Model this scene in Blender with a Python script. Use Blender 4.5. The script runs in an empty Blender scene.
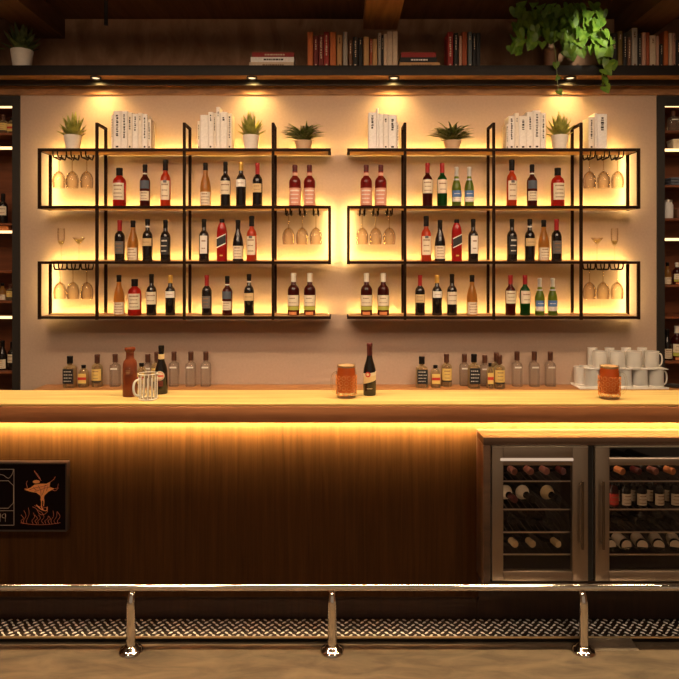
import bpy, math, random
from math import sin, cos, pi, radians, sqrt
from mathutils import Vector, Matrix, Euler

R = random.Random(11)
SC = bpy.context.scene
COL = SC.collection
F, CX, HY, H = 652.0, 339.0, 262.0, 1.70      # focal length (px), principal column, horizon row, eye height


def at(px, py, d):
    return Vector(((px - CX) * d / F, d, H + (HY - py) * d / F))


# ------------------------------------------------------------------ materials
MATS = {}


def _new(name):
    m = bpy.data.materials.new(name)
    m.use_nodes = True
    nt = m.node_tree
    nt.nodes.clear()
    out = nt.nodes.new('ShaderNodeOutputMaterial')
    MATS[name] = m
    return m, nt, out


def pbr(name, col, rough=0.5, metal=0.0, bump=0.0, bscale=40.0, vary=0.0, spec=0.5, coat=0.0):
    m, nt, out = _new(name)
    b = nt.nodes.new('ShaderNodeBsdfPrincipled')
    b.inputs['Base Color'].default_value = (*col, 1)
    b.inputs['Roughness'].default_value = rough
    b.inputs['Metallic'].default_value = metal
    b.inputs['Specular IOR Level'].default_value = spec
    b.inputs['Coat Weight'].default_value = coat
    nt.links.new(b.outputs[0], out.inputs[0])
    tc = nt.nodes.new('ShaderNodeTexCoord')
    n = nt.nodes.new('ShaderNodeTexNoise')
    n.inputs['Scale'].default_value = bscale
    n.inputs['Detail'].default_value = 4
    nt.links.new(tc.outputs['Object'], n.inputs['Vector'])
    v = max(vary, 0.04)
    r = nt.nodes.new('ShaderNodeValToRGB')
    r.color_ramp.elements[0].position = 0.3
    r.color_ramp.elements[1].position = 0.7
    r.color_ramp.elements[0].color = (*[c * (1 - v) for c in col], 1)
    r.color_ramp.elements[1].color = (*[min(1, c * (1 + v)) for c in col], 1)
    nt.links.new(n.outputs['Fac'], r.inputs['Fac'])
    nt.links.new(r.outputs['Color'], b.inputs['Base Color'])
    if bump:
        bp = nt.nodes.new('ShaderNodeBump')
        bp.inputs['Strength'].default_value = bump
        bp.inputs['Distance'].default_value = 0.01
        nt.links.new(n.outputs['Fac'], bp.inputs['Height'])
        nt.links.new(bp.outputs[0], b.inputs['Normal'])
    return m


def wood(name, dark, light, stretch=(1, 12, 12), scale=2.0, rough=0.45, coat=0.0, planks=None, spec=0.5):
    """Grain runs along the axis whose stretch is small. planks: (axis, width) draws board joints."""
    m, nt, out = _new(name)
    b = nt.nodes.new('ShaderNodeBsdfPrincipled')
    b.inputs['Roughness'].default_value = rough
    b.inputs['Coat Weight'].default_value = coat
    b.inputs['Specular IOR Level'].default_value = spec
    nt.links.new(b.outputs[0], out.inputs[0])
    tc = nt.nodes.new('ShaderNodeTexCoord')
    mp = nt.nodes.new('ShaderNodeMapping')
    mp.inputs['Scale'].default_value = stretch
    nt.links.new(tc.outputs['Object'], mp.inputs['Vector'])
    n = nt.nodes.new('ShaderNodeTexNoise')
    n.inputs['Scale'].default_value = scale
    n.inputs['Detail'].default_value = 6
    n.inputs['Roughness'].default_value = 0.6
    n.inputs['Distortion'].default_value = 0.6
    nt.links.new(mp.outputs[0], n.inputs['Vector'])
    r = nt.nodes.new('ShaderNodeValToRGB')
    r.color_ramp.elements[0].position = 0.32
    r.color_ramp.elements[1].position = 0.68
    r.color_ramp.elements[0].color = (*dark, 1)
    r.color_ramp.elements[1].color = (*light, 1)
    nt.links.new(n.outputs['Fac'], r.inputs['Fac'])
    col = r.outputs['Color']
    if planks:
        ax, wd = planks
        sp = nt.nodes.new('ShaderNodeSeparateXYZ')
        nt.links.new(tc.outputs['Object'], sp.inputs[0])
        dv = nt.nodes.new('ShaderNodeMath'); dv.operation = 'DIVIDE'; dv.inputs[1].default_value = wd
        nt.links.new(sp.outputs[ax], dv.inputs[0])
        fl = nt.nodes.new('ShaderNodeMath'); fl.operation = 'FLOOR'
        nt.links.new(dv.outputs[0], fl.inputs[0])
        wn = nt.nodes.new('ShaderNodeTexWhiteNoise'); wn.noise_dimensions = '1D'
        nt.links.new(fl.outputs[0], wn.inputs['W'])
        mr = nt.nodes.new('ShaderNodeMapRange')
        mr.inputs['To Min'].default_value = 0.72; mr.inputs['To Max'].default_value = 1.2
        nt.links.new(wn.outputs['Value'], mr.inputs['Value'])
        fr = nt.nodes.new('ShaderNodeMath'); fr.operation = 'FRACT'
        nt.links.new(dv.outputs[0], fr.inputs[0])
        gt = nt.nodes.new('ShaderNodeMath'); gt.operation = 'GREATER_THAN'; gt.inputs[1].default_value = 0.025
        nt.links.new(fr.outputs[0], gt.inputs[0])
        ad = nt.nodes.new('ShaderNodeMath'); ad.operation = 'MULTIPLY_ADD'; ad.inputs[1].default_value = 0.55; ad.inputs[2].default_value = 0.45
        nt.links.new(gt.outputs[0], ad.inputs[0])
        ml = nt.nodes.new('ShaderNodeMath'); ml.operation = 'MULTIPLY'
        nt.links.new(mr.outputs[0], ml.inputs[0]); nt.links.new(ad.outputs[0], ml.inputs[1])
        vm = nt.nodes.new('ShaderNodeVectorMath'); vm.operation = 'SCALE'
        nt.links.new(col, vm.inputs[0]); nt.links.new(ml.outputs[0], vm.inputs['Scale'])
        col = vm.outputs[0]
    nt.links.new(col, b.inputs['Base Color'])
    bp = nt.nodes.new('ShaderNodeBump')
    bp.inputs['Strength'].default_value = 0.12
    bp.inputs['Distance'].default_value = 0.004
    nt.links.new(n.outputs['Fac'], bp.inputs['Height'])
    nt.links.new(bp.outputs[0], b.inputs['Normal'])
    return m


def emit(name, col, strength):
    m, nt, out = _new(name)
    e = nt.nodes.new('ShaderNodeEmission')
    e.inputs['Color'].default_value = (*col, 1)
    e.inputs['Strength'].default_value = strength
    nt.links.new(e.outputs[0], out.inputs[0])
    return m


def liquid(name, col, tcol=None, gloss=0.12, trans=0.55):
    """Coloured bottle glass with its contents: light from behind glows through, a glossy skin on top."""
    m, nt, out = _new(name)
    d = nt.nodes.new('ShaderNodeBsdfDiffuse'); d.inputs['Color'].default_value = (*col, 1)
    t = nt.nodes.new('ShaderNodeBsdfTranslucent'); t.inputs['Color'].default_value = (*(tcol or col), 1)
    g = nt.nodes.new('ShaderNodeBsdfGlossy'); g.inputs['Roughness'].default_value = 0.08
    g.inputs['Color'].default_value = (1, 1, 1, 1)
    m1 = nt.nodes.new('ShaderNodeMixShader'); m1.inputs[0].default_value = trans
    fr = nt.nodes.new('ShaderNodeFresnel'); fr.inputs['IOR'].default_value = 1.45
    ad = nt.nodes.new('ShaderNodeMath'); ad.operation = 'MULTIPLY'; ad.inputs[1].default_value = min(1, gloss * 6)
    m2 = nt.nodes.new('ShaderNodeMixShader')
    nt.links.new(d.outputs[0], m1.inputs[1]); nt.links.new(t.outputs[0], m1.inputs[2])
    nt.links.new(fr.outputs[0], ad.inputs[0]); nt.links.new(ad.outputs[0], m2.inputs[0])
    nt.links.new(m1.outputs[0], m2.inputs[1]); nt.links.new(g.outputs[0], m2.inputs[2])
    nt.links.new(m2.outputs[0], out.inputs[0])
    return m


def thin_glass(name, tint=(0.93, 0.9, 0.86), edge=(0.45, 0.36, 0.28), body=None, bodyfac=0.0, blend=0.35, refl=0.45, trans=0.5):
    """Thin clear glass: see-through in the middle, denser towards grazing view, glossy."""
    m, nt, out = _new(name)
    lw = nt.nodes.new('ShaderNodeLayerWeight'); lw.inputs['Blend'].default_value = blend
    mx = nt.nodes.new('ShaderNodeMix'); mx.data_type = 'RGBA'
    mx.inputs[6].default_value = (*tint, 1); mx.inputs[7].default_value = (*edge, 1)
    nt.links.new(lw.outputs['Facing'], mx.inputs[0])
    tr = nt.nodes.new('ShaderNodeBsdfTransparent')
    nt.links.new(mx.outputs[2], tr.inputs['Color'])
    g = nt.nodes.new('ShaderNodeBsdfGlossy'); g.inputs['Roughness'].default_value = 0.05
    fr = nt.nodes.new('ShaderNodeFresnel'); fr.inputs['IOR'].default_value = 1.45
    m2 = nt.nodes.new('ShaderNodeMixShader')
    fm = nt.nodes.new('ShaderNodeMath'); fm.operation = 'MULTIPLY'; fm.inputs[1].default_value = refl
    nt.links.new(fr.outputs[0], fm.inputs[0]); nt.links.new(fm.outputs[0], m2.inputs[0])
    src = tr.outputs[0]
    if body:
        d = nt.nodes.new('ShaderNodeBsdfTranslucent'); d.inputs['Color'].default_value = (*body, 1)
        d2 = nt.nodes.new('ShaderNodeBsdfDiffuse'); d2.inputs['Color'].default_value = (*body, 1)
        m0 = nt.nodes.new('ShaderNodeMixShader'); m0.inputs[0].default_value = 1 - trans
        nt.links.new(d.outputs[0], m0.inputs[1]); nt.links.new(d2.outputs[0], m0.inputs[2])
        mr = nt.nodes.new('ShaderNodeMapRange')
        mr.inputs['To Min'].default_value = bodyfac; mr.inputs['To Max'].default_value = min(1, bodyfac * 2.6)
        nt.links.new(lw.outputs['Facing'], mr.inputs['Value'])
        m3 = nt.nodes.new('ShaderNodeMixShader')
        nt.links.new(mr.outputs[0], m3.inputs[0])
        nt.links.new(src, m3.inputs[1]); nt.links.new(m0.outputs[0], m3.inputs[2])
        src = m3.outputs[0]
    nt.links.new(src, m2.inputs[1]); nt.links.new(g.outputs[0], m2.inputs[2])
    nt.links.new(m2.outputs[0], out.inputs[0])
    return m


M = MATS
LED = (1.0, 0.60, 0.20)
# setting
pbr('wall_plaster', (0.48, 0.345, 0.262), 0.85, bump=0.05, bscale=60, vary=0.02)
wood('upper_planks', (0.21, 0.112, 0.064), (0.37, 0.205, 0.12), (5, 4, 2.4), 1.6, 0.8, spec=0.2)
wood('ceiling_wood', (0.08, 0.036, 0.016), (0.15, 0.068, 0.03), (14, 1, 4), 1.6, 0.8)
wood('beam_wood_lit', (0.45, 0.22, 0.08), (0.70, 0.36, 0.14), (9, 0.8, 9), 2.0, 0.7)  # paler wood: light on the centre beam put into the colour
wood('concrete_floor', (0.072, 0.051, 0.032), (0.185, 0.131, 0.083), (1.6, 5, 1), 2.6, 0.62)
wood('oak_top', (0.40, 0.255, 0.08), (0.70, 0.50, 0.19), (0.5, 14, 16), 2.6, 0.42)
wood('oak_fascia', (0.28, 0.10, 0.036), (0.44, 0.17, 0.062), (0.8, 16, 10), 2.6, 0.5)
wood('walnut_panel', (0.042, 0.0160, 0.0042), (0.074, 0.0295, 0.0078), (22, 22, 0.8), 2.2, 0.6, spec=0.08)
wood('walnut_dark', (0.03, 0.012, 0.006), (0.05, 0.02, 0.01), (22, 22, 0.8), 2.2, 0.6)
wood('surround_wood', (0.055, 0.027, 0.015), (0.088, 0.044, 0.024), (1, 14, 14), 2.0, 0.45)
wood('ledge_wood', (0.42, 0.175, 0.055), (0.60, 0.28, 0.10), (0.8, 14, 14), 2.4, 0.45)
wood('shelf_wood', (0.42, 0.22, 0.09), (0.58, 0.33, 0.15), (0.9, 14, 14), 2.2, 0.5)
wood('under_wood_lit', (0.62, 0.30, 0.09), (0.80, 0.42, 0.14), (0.9, 14, 14), 2.2, 0.5)  # shelf wood made paler: LED glow on the undersides put into the colour
wood('valance_wood', (0.20, 0.085, 0.03), (0.42, 0.20, 0.08), (2.5, 10, 10), 3.0, 0.6)
wood('cabinet_wood', (0.15, 0.042, 0.014), (0.25, 0.075, 0.026), (1, 10, 10), 2.0, 0.5)
pbr('shelf_edge', (0.012, 0.009, 0.008), 0.6, spec=0.25, bump=0.03)
pbr('black_metal', (0.020, 0.0085, 0.004), 0.6, spec=0.06)
pbr('stile_black', (0.016, 0.012, 0.010), 0.6)
pbr('chrome', (0.86, 0.80, 0.74), 0.10, 1.0)
pbr('steel', (0.27, 0.205, 0.16), 0.36, 0.85, vary=0.06, bscale=6)
pbr('steel_bright', (0.75, 0.66, 0.56), 0.3, 0.9)
pbr('dark_gap', (0.008, 0.007, 0.007), 0.6)
pbr('tread_base', (0.05, 0.032, 0.022), 0.5, 0.6)
pbr('tread_stud', (0.92, 0.86, 0.78), 0.4, 0.0)
pbr('brass_lip', (0.80, 0.60, 0.36), 0.3, 0.9)
pbr('fridge_inside', (0.03, 0.02, 0.016), 0.6)
emit('led_shelf', (1.0, 0.64, 0.165), 92)
emit('led_end', (1.0, 0.70, 0.26), 68)
emit('led_counter', (1.0, 0.74, 0.34), 2300)
emit('led_top_fill', (1.0, 0.62, 0.17), 190)
emit('led_cabinet', (1.0, 0.64, 0.27), 2.4)
emit('led_fridge', (1.0, 0.70, 0.45), 8.0)
emit('led_side_fill', (1.0, 0.72, 0.48), 9.0)
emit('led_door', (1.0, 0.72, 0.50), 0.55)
emit('lamp_lens', (1.0, 0.72, 0.38), 1.6)
# bottles
pbr('wine_black', (0.010, 0.007, 0.006), 0.12, spec=0.6)
liquid('wine_dark_red', (0.06, 0.008, 0.006), (0.20, 0.02, 0.012))
liquid('whisky_red', (0.42, 0.016, 0.010), (0.85, 0.04, 0.02))
liquid('whisky_orange', (0.52, 0.05, 0.012), (0.9, 0.12, 0.03))
liquid('rose_red', (0.20, 0.016, 0.014), (0.5, 0.04, 0.03))
liquid('scotch_red', (0.40, 0.012, 0.010), (0.6, 0.03, 0.02), trans=0.35)
liquid('amber_wine', (0.44, 0.21, 0.045), (0.9, 0.50, 0.12), trans=0.65)
liquid('green_glass', (0.10, 0.17, 0.02), (0.42, 0.52, 0.06))
liquid('green_wine', (0.008, 0.05, 0.008), (0.02, 0.25, 0.03))
liquid('brown_stone', (0.22, 0.05, 0.020), (0.28, 0.07, 0.03), trans=0.2)
liquid('beer_amber', (0.62, 0.115, 0.022), (0.95, 0.30, 0.06), trans=0.35)
pbr('beer_foam', (0.33, 0.19, 0.09), 0.8, bump=0.1, bscale=200)
for n, c, r, mt in (
    ('foil_red', (0.32, 0.014, 0.014), 0.4, 0), ('foil_gold', (0.85, 0.52, 0.12), 0.3, 0.5),
    ('foil_white', (0.80, 0.72, 0.62), 0.45, 0), ('foil_dark_red', (0.10, 0.012, 0.012), 0.4, 0), ('foil_dull_red', (0.34, 0.12, 0.085), 0.45, 0), ('foil_silver', (0.62, 0.62, 0.60), 0.35, 0.4),
    ('cork_brown', (0.10, 0.035, 0.018), 0.5, 0), ('paper_cream', (0.80, 0.68, 0.50), 0.75, 0), ('paper_white', (0.86, 0.80, 0.72), 0.75, 0),
    ('paper_tan', (0.68, 0.48, 0.24), 0.75, 0), ('paper_pink', (0.72, 0.34, 0.24), 0.75, 0), ('paper_grey', (0.14, 0.12, 0.11), 0.75, 0),
    ('paper_blue_grey', (0.09, 0.10, 0.13), 0.75, 0), ('paper_black', (0.014, 0.013, 0.014), 0.6, 0), ('paper_blue', (0.10, 0.20, 0.42), 0.7, 0),
    ('paper_red', (0.60, 0.04, 0.02), 0.7, 0), ('paper_yellow', (0.78, 0.55, 0.16), 0.7, 0), ('paper_lime', (0.48, 0.46, 0.07), 0.7, 0),
    ('paper_orange', (0.72, 0.25, 0.08), 0.7, 0), ('paper_gold', (0.78, 0.58, 0.30), 0.5, 0), ('ink', (0.03, 0.025, 0.022), 0.8, 0), ('ink_brown', (0.30, 0.16, 0.08), 0.8, 0),
    ('pot_white', (0.78, 0.72, 0.64), 0.55, 0), ('pot_tan', (0.62, 0.42, 0.26), 0.7, 0), ('pot_terracotta', (0.22, 0.10, 0.05), 0.6, 0), ('soil', (0.03, 0.02, 0.012), 0.9, 0),
    ('art_frame', (0.05, 0.035, 0.03), 0.35, 0.2), ('art_orange', (0.85, 0.33, 0.10), 0.6, 0), ('art_grey', (0.42, 0.32, 0.26), 0.6, 0), ('art_rust', (0.70, 0.20, 0.10), 0.6, 0),
    ('tray_white', (0.95, 0.90, 0.83), 0.35, 0), ('tray_dark', (0.04, 0.035, 0.035), 0.35, 0), ('page', (0.72, 0.62, 0.48), 0.8, 0),
):
    pbr(n, c, r, mt)
pbr('foil_black', (0.010, 0.007, 0.006), 0.5, spec=0.18)
pbr('art_board', (0.007, 0.003, 0.003), 0.8, spec=0.05)
thin_glass('clear_glass', (0.985, 0.975, 0.96), (0.66, 0.59, 0.52), (0.85, 0.78, 0.68), 0.10)
thin_glass('goblet_glass', (0.95, 0.89, 0.79), (0.26, 0.14, 0.06), blend=0.36)
thin_glass('pale_glass', (0.90, 0.80, 0.60), (0.55, 0.43, 0.26), (0.85, 0.68, 0.40), 0.22)
thin_glass('mug_glass_sheen', (0.98, 0.96, 0.93), (0.9, 0.86, 0.8), (1.0, 0.98, 0.94), 0.70, blend=0.5, refl=0.25, trans=0.2)  # glass highlights painted in as a near-opaque white body
thin_glass('door_glass', (0.93, 0.90, 0.88), (0.75, 0.7, 0.66))
thin_glass('sparkling', (0.98, 0.9, 0.6), (0.9, 0.75, 0.4), (1.0, 0.82, 0.40), 0.6)
thin_glass('fine_glass', (0.995, 0.99, 0.97), (0.86, 0.79, 0.68), refl=0.25)
pbr('dimple_glint', (0.80, 0.30, 0.085), 0.06)  # opaque paler orange, painting the glints on the beer mug's dimples
pbr('bronze', (0.10, 0.065, 0.042), 0.35, 0.7)


def leaf_mat(name, a, b):
    m, nt, out = _new(name)
    tc = nt.nodes.new('ShaderNodeTexCoord')
    n = nt.nodes.new('ShaderNodeTexNoise'); n.inputs['Scale'].default_value = 22
    nt.links.new(tc.outputs['Object'], n.inputs['Vector'])
    r = nt.nodes.new('ShaderNodeValToRGB')
    r.color_ramp.elements[0].position = 0.35; r.color_ramp.elements[1].position = 0.65
    r.color_ramp.elements[0].color = (*a, 1); r.color_ramp.elements[1].color = (*b, 1)
    nt.links.new(n.outputs['Fac'], r.inputs['Fac'])
    p = nt.nodes.new('ShaderNodeBsdfPrincipled'); p.inputs['Roughness'].default_value = 0.42
    t = nt.nodes.new('ShaderNodeBsdfTranslucent')
    nt.links.new(r.outputs[0], p.inputs['Base Color']); nt.links.new(r.outputs[0], t.inputs['Color'])
    mx = nt.nodes.new('ShaderNodeMixShader'); mx.inputs[0].default_value = 0.25
    nt.links.new(p.outputs[0], mx.inputs[1]); nt.links.new(t.outputs[0], mx.inputs[2])
    nt.links.new(mx.outputs[0], out.inputs[0])


leaf_mat('leaf_pothos', (0.085, 0.18, 0.018), (0.19, 0.31, 0.035))
leaf_mat('leaf_agave', (0.20, 0.22, 0.035), (0.46, 0.43, 0.10))
leaf_mat('leaf_bushy', (0.09, 0.13, 0.025), (0.32, 0.36, 0.11))
leaf_mat('leaf_dark', (0.04, 0.07, 0.02), (0.16, 0.20, 0.07))
leaf_mat('stem_green', (0.20, 0.26, 0.10), (0.30, 0.36, 0.14))


# ------------------------------------------------------------------ mesh builder
class MB:
    def __init__(s):
        s.v, s.f, s.mi = [], [], []

    def add(s, vs, fs, mi=0):
        o = len(s.v)
        s.v += [tuple(v) for v in vs]
        s.f += [tuple(i + o for i in f) for f in fs]
        s.mi += [mi] * len(fs)
        return s

    def box(s, x0, x1, y0, y1, z0, z1, mi=0, bev=0.0):
        x0, x1 = min(x0, x1), max(x0, x1); y0, y1 = min(y0, y1), max(y0, y1); z0, z1 = min(z0, z1), max(z0, z1)
        if bev <= 0:
            vs = [(x, y, z) for z in (z0, z1) for y in (y0, y1) for x in (x0, x1)]
            fs = [(0, 2, 3, 1), (4, 5, 7, 6), (0, 1, 5, 4), (2, 6, 7, 3), (0, 4, 6, 2), (1, 3, 7, 5)]
            return s.add(vs, fs, mi)
        import bmesh
        bm = bmesh.new()
        bmesh.ops.create_cube(bm, size=1)
        for v in bm.verts:
            v.co = Vector(((x0 + x1) / 2 + v.co.x * (x1 - x0), (y0 + y1) / 2 + v.co.y * (y1 - y0), (z0 + z1) / 2 + v.co.z * (z1 - z0)))
        bmesh.ops.bevel(bm, geom=list(bm.edges), offset=min(bev, 0.45 * min(x1 - x0, y1 - y0, z1 - z0)), segments=2, affect='EDGES', profile=0.5)
        bm.verts.index_update()
        s.add([v.co[:] for v in bm.verts], [[v.index for v in f.verts] for f in bm.faces], mi)
        bm.free()
        return s

    def obox(s, c, size, rot=(0, 0, 0), mi=0):
        a, b, d = size[0] / 2, size[1] / 2, size[2] / 2
        Rm = Euler(rot).to_matrix()
        vs = [Vector(c) + Rm @ Vector((x, y, z)) for z in (-d, d) for y in (-b, b) for x in (-a, a)]
        return s.add(vs, [(0, 2, 3, 1), (4, 5, 7, 6), (0, 1, 5, 4), (2, 6, 7, 3), (0, 4, 6, 2), (1, 3, 7, 5)], mi)

    def lathe(s, prof, seg=20, sq=0, mi=0, c=(0, 0, 0), cap0=True, cap1=True, flat=1.0):
        vs, fs = [], []
        n = len(prof)
        for (r, z) in prof:
            for k in range(seg):
                t = 2 * pi * (k + 0.5) / seg
                q = 1.0
                if sq:
                    q = (abs(cos(t)) ** sq + abs(sin(t)) ** sq) ** (-1.0 / sq)
                vs.append((c[0] + r * q * cos(t), c[1] + r * q * sin(t) * flat, c[2] + z))
        for i in range(n - 1):
            for k in range(seg):
                k2 = (k + 1) % seg
                fs.append((i * seg + k, i * seg + k2, (i + 1) * seg + k2, (i + 1) * seg + k))
        if cap0: fs.append(tuple(reversed(range(seg))))
        if cap1: fs.append(tuple(range((n - 1) * seg, n * seg)))
        return s.add(vs, fs, mi)

    def tube(s, pts, r, seg=8, mi=0, closed=False):
        pts = [Vector(p) for p in pts]
        rs = r if isinstance(r, (list, tuple)) else [r] * len(pts)
        vs, fs = [], []
        n = len(pts)
        up = None
        for i, p in enumerate(pts):
            if closed:
                d = pts[(i + 1) % n] - pts[i - 1]
            else:
                d = pts[min(i + 1, n - 1)] - pts[max(i - 1, 0)]
            d.normalize()
            if up is None:
                up = Vector((0, 0, 1)) if abs(d.z) < 0.9 else Vector((0, 1, 0))
            a = d.cross(up)
            if a.length < 1e-4: a = d.cross(Vector((1, 0.1, 0)))
            a.normalize(); b = a.cross(d).normalized(); up = b
            for k in range(seg):
                t = 2 * pi * k / seg
                vs.append(p + a * rs[i] * cos(t) + b * rs[i] * sin(t))
        m = n if closed else n - 1
        for i in range(m):
            j = (i + 1) % n
            for k in range(seg):
                k2 = (k + 1) % seg
                fs.append((i * seg + k, i * seg + k2, j * seg + k2, j * seg + k))
        if not closed:
            fs.append(tuple(reversed(range(seg)))); fs.append(tuple(range((n - 1) * seg, n * seg)))
        return s.add(vs, fs, mi)

    def arc_patch(s, Rr, z0, z1, half, slant=0.0, mi=0, seg=8, sq=0, off=0.0006, c0=0.0, flat=1.0):
        """A label wrapped on the front (-Y) of a bottle of radius Rr."""
        vs, fs = [], []
        for k in range(seg + 1):
            u = -1 + 2 * k / seg
            t = -pi / 2 + radians(c0 + half * u)
            q = 1.0
            if sq: q = (abs(cos(t)) ** sq + abs(sin(t)) ** sq) ** (-1.0 / sq)
            for z in (z0, z1):
                for rr in (Rr * q + off, Rr * q - 0.001):
                    vs.append((rr * cos(t), rr * sin(t) * flat - (off if flat != 1 else 0), z + slant * u))
        for k in range(seg):
            a = k * 4; b = a + 4
            fs += [(a, b, b + 2, a + 2), (a, a + 1, b + 1, b), (a + 2, b + 2, b + 3, a + 3)]
        fs += [(0, 2, 3, 1), (seg * 4, seg * 4 + 1, seg * 4 + 3, seg * 4 + 2)]
        return s.add(vs, fs, mi)

    def build(s, name, mats, parent=None, smooth=True, loc=None):
        me = bpy.data.meshes.new(name)
        me.from_pydata(s.v, [], s.f)
        if isinstance(mats, str): mats = [mats]
        for m in mats: me.materials.append(MATS[m])
        for p, i in zip(me.polygons, s.mi): p.material_index = i
        if smooth:
            me.polygons.foreach_set('use_smooth', [True] * len(me.polygons))
            try: me.set_sharp_from_angle(angle=radians(38))
            except Exception: pass
        me.update()
        o = bpy.data.objects.new(name, me)
        COL.objects.link(o)
        if parent is not None: o.parent = parent
        if loc is not None: o.location = loc
        return o


def tag(o, label, cat, group=None):
    o['label'] = label; o['category'] = cat
    if group: o['group'] = group
    return o


def thing(name, label, cat, loc=(0, 0, 0), group=None, rz=0.0):
    o = bpy.data.objects.new(name, None)
    o.empty_display_size = 0.05
    COL.objects.link(o)
    o.location = loc; o.rotation_euler = (0, 0, rz)
    return tag(o, label, cat, group)


def struct(name, mb, mat, smooth=False):
    o = mb.build(name, mat, smooth=smooth); o['kind'] = 'structure'
    return o


CH = {}


def dup(root):
    r = root.copy(); COL.objects.link(r)
    for ch in root.children:
        c = ch.copy(); COL.objects.link(c); c.parent = r
        for g in ch.children:
            d = g.copy(); COL.objects.link(d); d.parent = c
    return r


def box(x0, x1, y0, y1, z0, z1, bev=0.0):
    return MB().box(x0, x1, y0, y1, z0, z1, 0, bev)


# ------------------------------------------------------------------ the room
WY = 4.90          # face of the plastered wall
UY = 5.02          # face of the planked wall above the book shelf
CZ = 3.57
struct('floor', box(-4.2, 4.2, -1.5, 5.6, -0.1, 0.0), 'concrete_floor')
struct('ceiling', box(-4.2, 4.2, -1.5, 5.6, CZ, CZ + 0.1), 'ceiling_wood')
XL, XR = (20.5 - CX) * WY / F, (656.5 - CX) * WY / F
struct('wall_back', box(XL, XR, WY, 5.5, 0, 3.03), 'wall_plaster')
struct('wall_upper', box(-4.2, 4.2, UY, 5.5, 3.03, CZ), 'upper_planks')
struct('wall_left', box(-4.3, -4.2, -1.5, 5.6, 0, CZ), 'upper_planks')
struct('wall_right', box(4.2, 4.3, -1.5, 5.6, 0, CZ), 'upper_planks')
struct('ceiling_beam', box(-2.37, -2.109, 0.5, UY, 3.42, CZ), 'ceiling_wood')  # darker ceiling wood carries this beam's shade
struct('ceiling_beam', box(0.185, 0.446, 0.5, UY, 3.49, CZ), 'beam_wood_lit')
struct('ceiling_beam', box(2.12, 2.38, 0.5, UY, 3.42, CZ), 'ceiling_wood')
struct('trim_1', box(-4.2, 4.2, WY - 0.02, WY, 2.953, 3.03), 'valance_wood')
# a worn concrete ramp closes the space under the foot plate for a short stretch
rp = MB()
x0, x1 = (590 - CX) * 2.86 / F, (634 - CX) * 2.86 / F
rp.add([(x0 - 0.03, 2.85, 0.0), (x1 + 0.02, 2.85, 0.0), (x1, 2.897, 0.030), (x0, 2.897, 0.030), (x0 - 0.03, 2.898, 0.0), (x1 + 0.02, 2.898, 0.0), (x1, 2.898, 0.030), (x0, 2.898, 0.030)],
       [(0, 1, 2, 3), (3, 2, 6, 7), (0, 3, 7, 4), (1, 5, 6, 2), (4, 7, 6, 5), (0, 4, 5, 1)])
struct('trim_2', rp, 'concrete_floor')

# ------------------------------------------------------------------ shelf board with books above the wall units
sh = thing('display_shelf', 'long dark wooden shelf with books and plants above the wall units', 'shelf', (0, 4.65, 3.03))
o = box(-4.1, 4.1, 0, 0.37, 0.012, 0.068).build('shelf_board', 'valance_wood', sh, False)
box(-4.1, 4.1, -0.012, 0, 0.0, 0.070, 0.002).build('fascia', 'shelf_edge', sh)
box(-4.1, 4.1, 0.15, 0.17, -0.028, 0.012).build('shadow_lip', 'stile_black', sh, False)  # dark strip put in for the shadow line under the shelf
SPOTX = [(px - CX) * 4.74 / F for px in (96, 252, 394, 570)]
for x in SPOTX:
    d = MB().lathe([(0.040, 0.0), (0.040, 0.012), (0.026, 0.012), (0.024, 0.004)], 24, c=(x, 0.085, 0.0), cap0=False, cap1=False).build('downlight_ring', 'bronze', sh)
    MB().lathe([(0.0255, 0.005), (0.0255, 0.009)], 20, c=(x, 0.085, 0.0)).build('downlight_lens', 'lamp_lens', d)

# ------------------------------------------------------------------ wall units
FY, RY = 4.67, 4.845
S1 = F / FY
LV = [H + (HY - y) / S1 for y in (150, 207.3, 262.8, 317.8)]       # rail centres
T = 0.011
CAPZ = H + (HY - 125) / S1


def xs(px): return (px - CX) / S1


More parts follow.
